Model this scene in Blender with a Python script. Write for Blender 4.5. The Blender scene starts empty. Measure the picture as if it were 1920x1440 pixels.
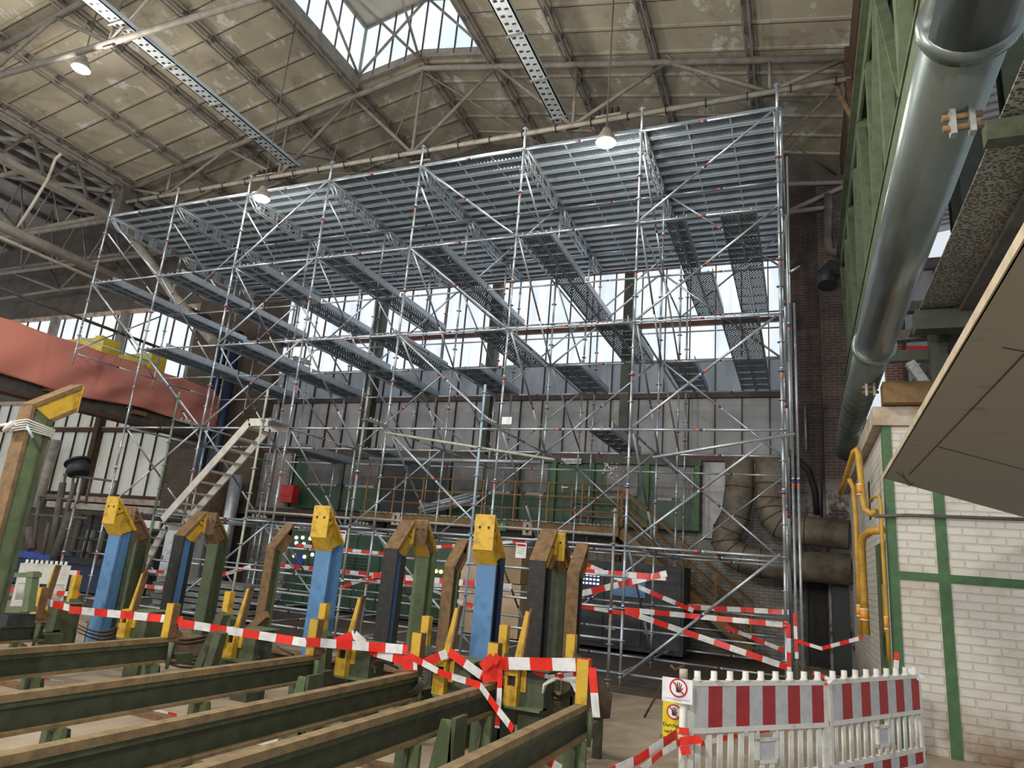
import bpy, math, random
from mathutils import Vector, Matrix
random.seed(7)
sc = bpy.context.scene
COL = sc.collection
# ------------------------------------------------------------------ camera
FPX = 1295.54
YAW, PITCH, ROLL = -0.4055, 0.2536, 0.0845
CAM = Vector((0.2401, -11.7611, 1.7615))
_cy, _sy, _cp, _sp, _cr, _sr = math.cos(YAW), math.sin(YAW), math.cos(PITCH), math.sin(PITCH), math.cos(ROLL), math.sin(ROLL)
FW = Vector((_sy*_cp, _cy*_cp, _sp)); _r = Vector((_cy, -_sy, 0)); _u = _r.cross(FW)
RT = _cr*_r + _sr*_u; UP = -_sr*_r + _cr*_u
cd = bpy.data.cameras.new('camera'); cam = bpy.data.objects.new('camera', cd); COL.objects.link(cam)
cd.sensor_fit = 'HORIZONTAL'; cd.sensor_width = 36; cd.lens = FPX/1920*36; cd.clip_end = 300; cd.clip_start = 0.05
m = Matrix((RT, UP, -FW)).transposed().to_4x4(); m.translation = CAM; cam.matrix_world = m
sc.camera = cam
def at(x, y, ax, v):
    """photo coordinate on the world plane ax=v"""
    d = FW + RT*((x-960)/FPX) - UP*((y-720)/FPX)
    k = 'xyz'.index(ax); return CAM + d*((v-CAM[k])/d[k])
# ------------------------------------------------------------------ view, world, added fill lights
sc.view_settings.view_transform = 'Standard'; sc.view_settings.look = 'None'
sc.view_settings.gamma = 1; sc.view_settings.use_curve_mapping = False
sc.view_settings.exposure = 0.42
w = bpy.data.worlds.new('world'); sc.world = w; w.use_nodes = True
bg = w.node_tree.nodes['Background']; bg.inputs[0].default_value = (0.86, 0.93, 1.0, 1); bg.inputs[1].default_value = 0.66
def lamp_light(name, loc, power, col=(1, .93, .8), r=.12):
    l = bpy.data.lights.new(name, 'POINT'); l.energy = power; l.color = col; l.shadow_soft_size = r
    o = bpy.data.objects.new(name, l); COL.objects.link(o); o.location = loc; return o
for i, (loc, pw) in enumerate([((-8, -12.5, 6.5), 1250), ((-1.2, -13.5, 5), 950), ((-16, -11, 7), 500), ((-3.5, -6.5, 7.5), 500), ((-9.5, 4.0, 2.0), 12), ((-26, -4, 8.5), 450), ((-6.0, -.4, 10.9), 120)]):
    lamp_light('bay_and_fill_light', loc, pw, r=.3)  # unseen fill lights without fittings, added to brighten hall, side roof and hut

# ------------------------------------------------------------------ materials
MATS = {}
class NT:
    def __init__(s, name):
        s.m = bpy.data.materials.new(name); s.m.use_nodes = True; s.t = s.m.node_tree; s.n = s.t.nodes
        s.b = s.n['Principled BSDF']; MATS[name] = s.m
        tc = s.n.new('ShaderNodeTexCoord'); s.obj = tc.outputs['Object']
    def new(s, t, **kw):
        n = s.n.new(t)
        for k, v in kw.items(): setattr(n, k, v)
        return n
    def link(s, a, b): s.t.links.new(a, b)
    def noise(s, scale, detail=4, rough=.6, stretch=None, src=None):
        n = s.new('ShaderNodeTexNoise'); n.inputs['Scale'].default_value = scale; n.inputs['Detail'].default_value = detail; n.inputs['Roughness'].default_value = rough
        v = src or s.obj
        if stretch:
            mp = s.new('ShaderNodeMapping'); mp.inputs['Scale'].default_value = stretch; s.link(v, mp.inputs[0]); v = mp.outputs[0]
        s.link(v, n.inputs['Vector']); return n.outputs['Fac']
    def ramp(s, f, stops):
        r = s.new('ShaderNodeValToRGB'); s.link(f, r.inputs[0]); e = r.color_ramp.elements
        while len(e) < len(stops): e.new(.5)
        for i, (p, c) in enumerate(stops):
            e[i].position = p; e[i].color = (c if isinstance(c, tuple) else (c, c, c)) + (1,)
        return r.outputs[0]
    def mix(s, f, a, b):
        x = s.new('ShaderNodeMix', data_type='RGBA')
        if isinstance(f, float): x.inputs[0].default_value = f
        else: s.link(f, x.inputs[0])
        for i, c in ((6, a), (7, b)):
            if isinstance(c, tuple): x.inputs[i].default_value = c + (1,)
            else: s.link(c, x.inputs[i])
        return x.outputs[2]
    def bump(s, h, st=.3, d=.02):
        b = s.new('ShaderNodeBump'); b.inputs['Strength'].default_value = st; b.inputs['Distance'].default_value = d
        s.link(h, b.inputs['Height']); s.link(b.outputs[0], s.b.inputs['Normal'])
    def base(s, c):
        if isinstance(c, tuple): s.b.inputs['Base Color'].default_value = c + (1,)
        else: s.link(c, s.b.inputs['Base Color'])
    def rm(s, r, m=0): s.b.inputs['Roughness'].default_value = r; s.b.inputs['Metallic'].default_value = m
def paint(name, c, c2=None, scale=6, lo=.45, hi=.65, rough=.55, metal=0, bump=.15, stretch=None):
    t = NT(name)
    c2 = c2 or tuple(x*.72 for x in c)
    t.base(t.ramp(t.noise(scale, 6, .65, stretch), [(lo, c), (hi, c2)])); t.rm(rough, metal)
    if bump: t.bump(t.noise(scale*3, 3), bump, .01)
    return t.m
paint('galvanised', (.50, .55, .60), (.36, .40, .45), 9, .4, .7, .38, .65, 0)
paint('galvanised_old', (.36, .37, .36), (.22, .22, .21), 12, .4, .65, .5, .5, 0)
paint('deck_steel', (.36, .42, .48), (.25, .30, .35), 5, .35, .7, .42, .6, 0)
paint('aluminium', (.62, .59, .52), (.45, .42, .37), 5, .4, .7, .4, .5, 0)
paint('lip_steel', (.56, .65, .73), (.44, .52, .60), 6, .4, .7, .4, .25, 0)
paint('tray_steel', (.52, .58, .62), (.38, .42, .46), 8, .4, .7, .4, .3, 0)
paint('green_dark', (.045, .058, .032), (.03, .036, .022), 7, .4, .62, .6, 0, .3)
paint('band_orange', (.62, .15, .05), rough=.5, bump=0)
paint('band_blue', (.035, .05, .20), rough=.5, bump=0)
paint('band_white', (.7, .72, .74), rough=.5, bump=0)
paint('green_tube', (.10, .17, .12), (.18, .2, .17), 9)
paint('blue_tube', (.26, .40, .55), (.42, .46, .40), 1.2)
paint('pale_tube', (.42, .47, .38), (.30, .33, .28), 6)
paint('truss_paint', (.245, .222, .195), (.15, .135, .115), 4, .4, .7, .7)
paint('truss_dark', (.115, .10, .09), (.06, .05, .045), 4, .4, .7, .75)
paint('green_paint', (.070, .086, .044), (.045, .052, .03), 7, .4, .62, .6, 0, .3)
paint('green_light', (.115, .155, .075), (.075, .10, .05), 6, .4, .7, .55, 0, .3)
paint('green_girder', (.115, .15, .085), (.07, .09, .052), 5, .4, .7, .6, 0, .3)
paint('green_bright', (.06, .14, .055), (.045, .09, .04), 6, .4, .7, .6)
paint('office_green', (.035, .085, .045), (.025, .055, .032), 3, .4, .7, .5)
paint('rust', (.20, .115, .048), (.10, .06, .032), 10, .4, .65, .8, 0, .5)
paint('rust_dark', (.085, .045, .025), (.04, .025, .018), 8, .4, .65, .85, 0, .4)
paint('rail_top', (.27, .19, .095), (.15, .105, .055), 9, .4, .65, .6, .2, .3)
paint('yellow', (.55, .34, .03), (.33, .19, .025), 9, .5, .66, .5, 0, .3)
paint('yellow_crane', (.52, .42, .03), (.40, .31, .03), 4)
paint('pipe_yellow', (.48, .27, .03), (.26, .15, .03), 5, .45, .7, .5)
paint('blue_paint', (.085, .20, .38), (.05, .13, .26), 5, .5, .7, .5, 0, .2)
paint('navy', (.012, .025, .07), rough=.5)
paint('bright_blue', (.02, .06, .40), rough=.4)
paint('black', (.018, .017, .018), (.035, .03, .028), 14, .45, .7, .7, 0, .5)
paint('rubber', (.055, .045, .035), (.10, .08, .06), 9, .45, .7, .8)
paint('white_plastic', (.68, .67, .63), (.44, .43, .39), 7, .5, .75, .5, 0, .1)
paint('board_grey', (.50, .51, .53), (.38, .39, .41), 10, .45, .7, .5)
paint('board_red', (.36, .018, .022), (.27, .015, .02), 10, .45, .7, .5)
paint('tape_red', (.72, .03, .02), rough=.35, bump=0)
paint('tape_white', (.72, .72, .72), rough=.35, bump=0)
paint('sign_white', (.75, .75, .78), rough=.5, bump=0)
paint('sign_red', (.5, .01, .02), rough=.5, bump=0)
paint('sign_yellow', (.78, .60, .02), rough=.5, bump=0)
paint('label_orange', (.72, .28, .03), rough=.5, bump=0)
paint('sign_green', (.02, .22, .08), rough=.5, bump=0)
paint('ink', (.01, .01, .01), rough=.6, bump=0)
paint('fire_red', (.55, .02, .02), rough=.4)
paint('plywood', (.42, .30, .17), (.33, .22, .12), 3, .4, .7, .7, 0, .1, (1, 1, .2))
paint('carton', (.62, .47, .30), (.52, .38, .24), 2)
paint('duct', (.21, .185, .145), (.10, .075, .05), 2.2, .42, .66, .7, .2, .3)
paint('pipe_metal', (.19, .225, .22), (.115, .14, .135), 2.5, .4, .7, .30, .7, .08, (1, .25, 1))
paint('slab', (.27, .262, .238), (.15, .142, .125), 2.2, .60, .74, .85, 0, .1)
paint('slab_edge', (.45, .38, .28), rough=.8)
paint('concrete_edge', (.52, .42, .34), (.25, .17, .12), 4, .4, .7, .8)
paint('brick_cap', (.50, .44, .36), (.3, .2, .13), 3, .4, .7, .8)
paint('beam_brown', (.21, .115, .035), (.12, .065, .025), 6, .4, .7, .6)
paint('railing_brown', (.30, .16, .06), (.2, .1, .04), 6, .4, .7, .6)
paint('window_steel', (.028, .026, .022), (.10, .04, .025), 5, .45, .7, .6)
paint('window_red', (.12, .04, .03), (.05, .025, .02), 5)
paint('post_green', (.04, .048, .032), (.06, .06, .045), 4)
paint('cabinet_grey', (.17, .18, .18), rough=.5)
paint('cabinet_white', (.62, .68, .70), rough=.45)
paint('machine_black', (.02, .022, .026), (.03, .033, .04), 5)
paint('lamp_housing', (.25, .24, .2), rough=.4)
paint('corrugated', (.40, .38, .36), (.28, .26, .25), 3)
paint('insulated', (.42, .39, .33), (.27, .24, .2), 3)
def emit(name, c, st):
    t = NT(name); t.base((0, 0, 0)); t.b.inputs['Emission Color'].default_value = c + (1,); t.b.inputs['Emission Strength'].default_value = st; return t
emit('lamp_glow', (1, .95, .82), 30); emit('cabinet_led', (1, .95, .8), 3); emit('led_blue', (.45, .5, 1), 3); emit('led_yellow', (1, .8, .2), 3)
# daylight glass: bright, streaked
t = NT('glass_bright'); t.base((.25, .27, .3)); t.rm(.3)
f = t.noise(1.2, 5, .6, (3, 3, .35)); c = t.ramp(f, [(.3, (.66, .78, .92)), (.62, (.95, .98, 1.0))])
t.link(c, t.b.inputs['Emission Color']); t.b.inputs['Emission Strength'].default_value = .72
t = NT('glass_sky'); t.base((.25, .27, .3)); t.rm(.3)
c = t.ramp(t.noise(.4, 3, .5), [(.35, (.55, .72, .92)), (.65, (.90, .96, 1.0))])
t.link(c, t.b.inputs['Emission Color']); t.b.inputs['Emission Strength'].default_value = .85
t = NT('glass_grey'); c = t.ramp(t.noise(.9, 6, .6, (2, 2, .5)), [(.3, (.18, .19, .215)), (.7, (.28, .275, .265))]); t.base(c); t.rm(.5)
t.link(c, t.b.inputs['Emission Color']); t.b.inputs['Emission Strength'].default_value = .10
t = NT('glass_blue'); c = t.ramp(t.noise(1.1, 6, .6, (2, 2, .4)), [(.3, (.13, .16, .21)), (.7, (.22, .25, .29))]); t.base(c); t.rm(.45)
t.link(c, t.b.inputs['Emission Color']); t.b.inputs['Emission Strength'].default_value = .18
t = NT('glass_frost'); c = t.ramp(t.noise(1.0, 6, .65, (2, 2, .7)), [(.25, (.34, .31, .22)), (.5, (.50, .49, .43)), (.75, (.45, .48, .50))]); t.base(c); t.rm(.5)
t.link(c, t.b.inputs['Emission Color']); t.b.inputs['Emission Strength'].default_value = .22
t = NT('glass_dark'); t.base(t.ramp(t.noise(1.5, 4), [(.35, (.06, .06, .065)), (.65, (.14, .13, .135))])); t.rm(.4)
# brick
def brick(name, c1, c2, mo, wx=.25, hz=.077, plane='xz', bump=.5, dirt=None, msz=.012):
    t = NT(name)
    sp = t.new('ShaderNodeSeparateXYZ'); t.link(t.obj, sp.inputs[0])
    cb = t.new('ShaderNodeCombineXYZ'); ad = t.new('ShaderNodeMath', operation='ADD'); t.link(sp.outputs[0], ad.inputs[0]); t.link(sp.outputs[1], ad.inputs[1])
    t.link(ad.outputs[0], cb.inputs[0]); t.link(sp.outputs[2], cb.inputs[1])
    b = t.new('ShaderNodeTexBrick'); t.link(cb.outputs[0], b.inputs['Vector'])
    b.inputs['Scale'].default_value = 1; b.inputs['Brick Width'].default_value = wx; b.inputs['Row Height'].default_value = hz
    b.inputs['Mortar Size'].default_value = msz; b.inputs['Mortar Smooth'].default_value = .4
    b.inputs['Color1'].default_value = c1+(1,); b.inputs['Color2'].default_value = c2+(1,); b.inputs['Mortar'].default_value = mo+(1,)
    col = b.outputs['Color']
    n = t.noise(1.1, 6, .7)
    if dirt: col = t.mix(t.ramp(n, [(.5, 0.0), (.68, .8)]), col, dirt)
    inv = t.new('ShaderNodeMath', operation='SUBTRACT'); inv.inputs[0].default_value = 1; t.link(b.outputs['Fac'], inv.inputs[1])
    t.bump(inv.outputs[0], bump, .02); t.rm(.85)
    return t, col, sp
t, col, sp = brick('brick_white', (.64, .61, .55), (.60, .57, .51), (.57, .54, .48), .30, .098, bump=.9, dirt=(.46, .40, .32), msz=.01)
mr = t.new('ShaderNodeMapRange'); mr.inputs[1].default_value = .75; mr.inputs[2].default_value = .0; t.link(sp.outputs[2], mr.inputs[0])
mu = t.new('ShaderNodeMath', operation='MULTIPLY'); t.link(mr.outputs[0], mu.inputs[0]); t.link(t.ramp(t.noise(2.5, 5), [(.3, .2), (.6, 1.0)]), mu.inputs[1])
t.base(t.mix(mu.outputs[0], col, (.22, .13, .07)))
t, col, sp = brick('brick_dark', (.075, .048, .042), (.045, .032, .03), (.11, .09, .08), dirt=(.022, .018, .018))
mr = t.new('ShaderNodeMapRange'); mr.inputs[1].default_value = 4.4; mr.inputs[2].default_value = 3.6; t.link(sp.outputs[2], mr.inputs[0])
mu = t.new('ShaderNodeMath', operation='MULTIPLY'); t.link(mr.outputs[0], mu.inputs[0]); t.link(t.ramp(t.noise(2.2, 8, .75), [(.42, 0.0), (.52, 1.0)]), mu.inputs[1])
t.base(t.mix(mu.outputs[0], col, (.34, .31, .28)))
t, col, sp = brick('brick_brown', (.12, .09, .065), (.09, .068, .05), (.07, .055, .045), dirt=(.05, .04, .035)); t.base(col)
t, col, sp = brick('brick_grey', (.36, .34, .31), (.30, .28, .26), (.22, .2, .18), dirt=(.14, .12, .11)); t.base(col)
t, col, sp = brick('brick_red', (.30, .10, .07), (.25, .08, .06), (.4, .35, .3)); t.base(col)
# roof slabs: beige with peeled paint
t = NT('roof_slab'); n1 = t.noise(.55, 4); n2 = t.noise(1.7, 12, .74, (1, .55, 1))
c = t.ramp(n1, [(.35, (.29, .262, .205)), (.65, (.385, .35, .275))])
c = t.mix(t.ramp(n2, [(.57, 0.0), (.58, .9)]), c, (.47, .47, .45))
c = t.mix(t.ramp(t.noise(1.4, 8, .7), [(.56, 0.0), (.72, .75)]), c, (.14, .115, .08))
t.base(c); t.rm(.85)
t = NT('plaster_dark'); t.base(t.ramp(t.noise(1.5, 8, .7), [(.35, (.075, .064, .056)), (.65, (.125, .108, .094))])); t.rm(.9)
t = NT('side_roof'); t.base(t.ramp(t.noise(1.5, 8, .7), [(.35, (.40, .38, .38)), (.65, (.28, .27, .27))])); t.rm(.9)
t = NT('floor_concrete'); n = t.noise(.9, 9, .7); c = t.ramp(n, [(.3, (.20, .155, .11)), (.5, (.31, .25, .18)), (.7, (.40, .34, .25))])
c = t.mix(t.ramp(t.noise(14, 3), [(.66, 0.0), (.7, .6)]), c, (.42, .36, .27)); t.base(c); t.rm(.75); t.bump(t.noise(5, 8), .3, .02)
t = NT('floor_woodblock'); b = t.new('ShaderNodeTexBrick'); t.link(t.obj, b.inputs['Vector']); b.inputs['Scale'].default_value = 1
b.inputs['Brick Width'].default_value = 1.3; b.inputs['Row Height'].default_value = .13; b.inputs['Mortar Size'].default_value = .006
b.inputs['Color1'].default_value = (.095, .07, .05, 1); b.inputs['Color2'].default_value = (.07, .052, .04, 1); b.inputs['Mortar'].default_value = (.02, .016, .012, 1)
t.base(b.outputs[0]); t.rm(.6)
t = NT('tarp'); c = t.ramp(t.noise(.35, 3, .5), [(.4, (.56, .20, .15)), (.65, (.50, .19, .165))]); t.base(c); t.rm(.55); t.bump(t.noise(9, 4), .25, .01)
# perforated sheet
def perf(name, col, kx, ky, th, axis2='y'):
    t = NT(name); t.base(t.ramp(t.noise(4, 5), [(.35, col), (.7, tuple(x*.72 for x in col))])); t.rm(.45, .5)
    sp = t.new('ShaderNodeSeparateXYZ'); t.link(t.obj, sp.inputs[0])
    def s(o, k):
        a = t.new('ShaderNodeMath', operation='MULTIPLY'); a.inputs[1].default_value = k; t.link(o, a.inputs[0])
        b_ = t.new('ShaderNodeMath', operation='SINE'); t.link(a.outputs[0], b_.inputs[0]); return b_.outputs[0]
    p = t.new('ShaderNodeMath', operation='MULTIPLY'); t.link(s(sp.outputs[0], kx), p.inputs[0]); t.link(s(sp.outputs[1], ky), p.inputs[1])
    g = t.new('ShaderNodeMath', operation='GREATER_THAN'); g.inputs[1].default_value = th; t.link(p.outputs[0], g.inputs[0])
    tr = t.new('ShaderNodeBsdfTransparent'); mx = t.new('ShaderNodeMixShader')
    t.link(g.outputs[0], mx.inputs[0]); t.link(t.b.outputs[0], mx.inputs[1]); t.link(tr.outputs[0], mx.inputs[2])
    t.link(mx.outputs[0], t.n['Material Output'].inputs[0])
perf('deck_perforated', (.17, .19, .215), 2*math.pi/.07, 2*math.pi/.10, .30)
perf('plank_perforated', (.15, .18, .215), 2*math.pi/.085, 2*math.pi/.10, .55)
t = NT('grating'); sp = t.new('ShaderNodeTexVoronoi', feature='DISTANCE_TO_EDGE'); sp.inputs['Scale'].default_value = 16; mp = t.new('ShaderNodeMapping'); mp.inputs['Scale'].default_value = (1, 1.8, .3); t.link(t.obj, mp.inputs[0]); t.link(mp.outputs[0], sp.inputs['Vector'])
t.base(t.ramp(sp.outputs['Distance'], [(.08, (.34, .32, .27)), (.16, (.06, .055, .05))])); t.rm(.6)

# ------------------------------------------------------------------ mesh helpers
V = Vector
class MB:
    def __init__(s): s.v = []; s.f = []; s.mi = []; s.mats = []; s.sm = []
    def _m(s, name):
        if name not in s.mats: s.mats.append(name)
        return s.mats.index(name)
    def poly(s, pts, faces, mat, smooth=False):
        k = len(s.v); s.v += [tuple(p) for p in pts]; mi = s._m(mat)
        for f in faces: s.f.append([k+i for i in f]); s.mi.append(mi); s.sm.append(smooth)
    def box(s, lo, hi, mat, rot=None, piv=None):
        x0, y0, z0 = lo; x1, y1, z1 = hi
        p = [V(c) for c in ((x0, y0, z0), (x1, y0, z0), (x1, y1, z0), (x0, y1, z0), (x0, y0, z1), (x1, y0, z1), (x1, y1, z1), (x0, y1, z1))]
        if rot is not None:
            R = Matrix.Rotation(rot, 3, 'Z'); c = V(piv) if piv else (V(lo)+V(hi))/2
            p = [R @ (q-c)+c for q in p]
        s.poly(p, [(0, 3, 2, 1), (4, 5, 6, 7), (0, 1, 5, 4), (1, 2, 6, 5), (2, 3, 7, 6), (3, 0, 4, 7)], mat); return s
    def bar(s, a, b, w, h, mat, up=(0, 0, 1)):
        a, b = V(a), V(b); d = (b-a).normalized(); u = V(up)
        if abs(d.dot(u)) > .98: u = V((0, 1, 0)) if abs(d.y) < .9 else V((1, 0, 0))
        r = d.cross(u).normalized(); u = r.cross(d)
        o = [(-w/2, -h/2), (w/2, -h/2), (w/2, h/2), (-w/2, h/2)]
        p = [a+r*x+u*y for x, y in o]+[b+r*x+u*y for x, y in o]
        s.poly(p, [(0, 1, 2, 3), (7, 6, 5, 4), (0, 4, 5, 1), (1, 5, 6, 2), (2, 6, 7, 3), (3, 7, 4, 0)], mat); return s
    def tube(s, pts, r, mat, n=8, caps=True):
        pts = [V(p) for p in pts]; rings = []; k = len(s.v); prev = None
        for i, p in enumerate(pts):
            d = ((pts[min(i+1, len(pts)-1)]-p).normalized() if i < len(pts)-1 else V((0, 0, 0))) + ((p-pts[i-1]).normalized() if i else V((0, 0, 0)))
            d.normalize()
            if prev is None:
                a = V((0, 0, 1)) if abs(d.z) < .9 else V((1, 0, 0)); x = d.cross(a).normalized()
            else: x = (prev-d*prev.dot(d)).normalized()
            prev = x; y = d.cross(x); rr = r[i] if isinstance(r, (list, tuple)) else r
            s.v += [tuple(p+(x*math.cos(2*math.pi*j/n)+y*math.sin(2*math.pi*j/n))*rr) for j in range(n)]
        mi = s._m(mat)
        for i in range(len(pts)-1):
            for j in range(n):
                s.f.append([k+i*n+j, k+i*n+(j+1) % n, k+(i+1)*n+(j+1) % n, k+(i+1)*n+j]); s.mi.append(mi); s.sm.append(True)
        if caps:
            s.f.append([k+j for j in range(n)][::-1]); s.f.append([k+(len(pts)-1)*n+j for j in range(n)]); s.mi += [mi, mi]; s.sm += [False, False]
        return s
    def banded(s, a, b, r, mat='galvanised', n=8, at_=.5, bl=.046):
        a, b = V(a), V(b); L = (b-a).length; d = (b-a)/L; c = L*at_
        cuts = [(0, c-1.5*bl, mat), (c-1.5*bl, c-.3*bl, 'band_orange'), (c-.3*bl, c+1.2*bl, 'band_blue'), (c+1.2*bl, c+1.7*bl, 'band_white'), (c+1.7*bl, L, mat)]
        for p, q, mm in cuts: s.tube([a+d*p, a+d*q], r*(1.01 if mm != mat else 1), mm, n, caps=mm == mat)
        return s
    def prism(s, poly2, fn, d0, d1, mat):
        """polygon (u,v) extruded from d0 to d1, fn(u,v,d)->xyz"""
        n = len(poly2); p = [fn(u, v_, d0) for u, v_ in poly2]+[fn(u, v_, d1) for u, v_ in poly2]
        fs = [tuple(range(n))[::-1], tuple(range(n, 2*n))]+[(i, (i+1) % n, n+(i+1) % n, n+i) for i in range(n)]
        s.poly(p, fs, mat); return s
    def build(s, name, parent=None, mat=None, loc=None):
        me = bpy.data.meshes.new(name)
        org = V(loc) if loc is not None else V((0, 0, 0))
        me.from_pydata([tuple(V(p)-org) for p in s.v], [], s.f)
        for nm in s.mats: me.materials.append(MATS[nm])
        for p, mi, sm in zip(me.polygons, s.mi, s.sm): p.material_index = mi; p.use_smooth = sm
        me.update()
        o = bpy.data.objects.new(name, me); COL.objects.link(o)
        if loc is not None: o.location = org
        if parent: o.parent = parent
        return o
def tag(o, label=None, cat=None, group=None, kind=None):
    for k, v_ in (('label', label), ('category', cat), ('group', group), ('kind', kind)):
        if v_: o[k] = v_
    return o
def empty(name, label=None, cat=None, group=None, kind=None, loc=(0, 0, 0), rz=0):
    o = bpy.data.objects.new(name, None); COL.objects.link(o); o.location = loc; o.rotation_euler = (0, 0, rz); o.empty_display_size = .1
    return tag(o, label, cat, group, kind)
def struct(o): o['kind'] = 'structure'; return o
def text(body, size, mat, origin, xdir, ydir, name='lettering', parent=None, thick=.001, align='CENTER'):
    cu = bpy.data.curves.new(name, 'FONT'); cu.body = body; cu.size = size; cu.extrude = thick; cu.align_x = align; cu.align_y = 'CENTER'
    tmp = bpy.data.objects.new('tmp', cu); COL.objects.link(tmp)
    me = bpy.data.meshes.new_from_object(tmp.evaluated_get(bpy.context.evaluated_depsgraph_get())) ; bpy.data.objects.remove(tmp)
    me.materials.clear(); me.materials.append(MATS[mat])
    o = bpy.data.objects.new(name, me); COL.objects.link(o)
    x = V(xdir).normalized(); y = V(ydir).normalized(); z = x.cross(y)
    M = Matrix((x, y, z)).transposed().to_4x4(); M.translation = V(origin); o.matrix_world = M
    if parent: o.parent = parent; o.matrix_parent_inverse = Matrix.Identity(4)
    return o

# ================================================================== SETTING
XR, XL, XA = 1.5, -21.0, -9.6          # right eave, left eave, ridge
YW = 7.0                                # inner face of the end wall
YT = [2.7, -3.1]                        # roof trusses
def zr(x): return 15.75-.205*abs(x-XA)  # underside of the roof
o = MB(); o.box((-40, -20, -.3), (9, 16, 0), 'floor_concrete'); struct(o.build('floor'))
o = MB(); o.box((-17.5, -.6, 0), (-.0, 6.9, .012), 'floor_woodblock'); tag(o.build('floor_paving'), kind='structure')
# --- roof: main slopes with slab ribs
MX0, MX1, MY = -11.75, -7.45, 2.55      # monitor opening
def roof_plane(name, x0, x1, y0, y1, th=.15):
    if y1 == YW: y1 = YW+.3
    b = MB(); b.poly([(x0, y0, zr(x0)), (x1, y0, zr(x1)), (x1, y1, zr(x1)), (x0, y1, zr(x0)), (x0, y0, zr(x0)+th), (x1, y0, zr(x1)+th), (x1, y1, zr(x1)+th), (x0, y1, zr(x0)+th)],
        [(0, 3, 2, 1), (4, 5, 6, 7), (0, 1, 5, 4), (1, 2, 6, 5), (2, 3, 7, 6), (3, 0, 4, 7)], 'roof_slab')
    # slab joints
    y = y0+.3
    while y < y1-.05:
        b.bar((x0, y, zr(x0)-.02), (x1, y, zr(x1)-.02), .07, .05, 'roof_slab')
        b.bar((x0, y+.09, zr(x0)-.004), (x1, y+.09, zr(x1)-.004), .025, .012, 'truss_dark'); y += .86
    return struct(b.build(name))
Y0R = -10.5
roof_plane('ceiling', XL, MX0, Y0R, YW)
roof_plane('ceiling', MX1, XR+.3, Y0R, YW)
roof_plane('ceiling', MX0, XA, MY, YW); roof_plane('ceiling', XA, MX1, MY, YW)
# --- purlins and roof trusses
def zt(x): return zr(x)-.34
NODES = [XA+i*2.24 for i in range(-5, 6)]
for k, xn in enumerate(NODES):
    if k in (0, 10): pass
    b = MB(); segs = [(Y0R, YW)] if not (MX0 < xn < MX1-.01) else [(MY, YW)]
    if abs(xn-XA) > .1 or True:
        for (ya, yb) in segs:
            zz = zr(xn)
            for dx in ((-.07, .07)):
                b.bar((xn+dx, ya, zz-.30), (xn+dx, yb, zz-.30), .035, .05, 'truss_paint')
                b.bar((xn+dx, ya, zz-.07), (xn+dx, yb, zz-.07), .06, .05, 'truss_paint')
            y = ya+.3
            while y < yb: b.box((xn-.09, y-.05, zz-.30), (xn+.09, y+.05, zz-.06), 'truss_dark'); y += .86
    o = struct(b.build('trim_%d' % (k+1)))
def truss(y, n, web=True):
    t = empty('roof_truss', ['grey tubular roof truss carrying the end of the skylight, above the scaffold', 'grey roof truss nearest the viewer, crossing the upper left corner'][n], 'roof truss', 'roof trusses of the hall', loc=(XA, y, 12.6))
    L = lambda p: V(p)-V((XA, y, 12.6))
    zb = 12.62; x0, x1 = XL+.1, XR-.05
    m_ = 'truss_paint'
    MB().tube([L((x0, y, zt(x0))), L((XA, y, zt(XA))), L((x1, y, zt(x1)))], .085, m_, 10).build('top_chord', t)
    MB().tube([L((x0, y, zb)), L((x1, y, zb))], .075, m_, 10).build('bottom_chord', t)
    bn = [XA+i*4.7 for i in (-2, -1, 0, 1, 2)]
    for xb in bn:
        if xb > XL+.5: MB().tube([L((xb, y, zb)), L((xb, y, zt(xb)))], .045, m_).build('post', t)
    prs = []
    for i in range(len(bn)-1):
        xm = (bn[i]+bn[i+1])/2
        prs += [(bn[i], xm), (bn[i+1], xm)]
    prs += [(bn[0], XL+.2), (bn[-1], XR-.1)]
    for xb, xm in prs: MB().tube([L((xb, y, zb)), L((xm, y, zt(xm)))], .05, m_).build('diagonal', t)
    for xb in bn: MB().box(L((xb-.16, y-.03, zb-.12)), L((xb+.16, y+.03, zb+.14)), 'truss_dark').build('gusset', t)
    return t
truss(YT[0], 0); truss(YT[1], 1)
# thin sway braces in the roof
b = MB()
for a_, c_ in [((-14.3, 2.7, 12.7), (-9.6, 7, 14.6)), ((-9.6, 2.7, 15.3), (-4.9, 6.9, 13.2)), ((-9.6, 2.7, 15.3), (-14.3, 6.9, 13.2)), ((-7.4, 2.7, 15.0), (-2.6, 6.9, 12.8)), ((-2.6, 2.7, 14.2), (1.4, 6.9, 12.7)), ((1.4, 2.7, 12.7), (-.4, 6.9, 13.6)), ((-16.6, 2.7, 14.2), (-11.9, 6.9, 14.9)), ((-11.9, 2.7, 14.9), (-16.6, 6.9, 13.2))]:
    b.tube([a_, c_], .022, 'truss_paint', 6)
tag(b.build('sway_bracing'), 'thin crossing sway rods between the roof truss and the end wall', 'roof bracing')
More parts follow.
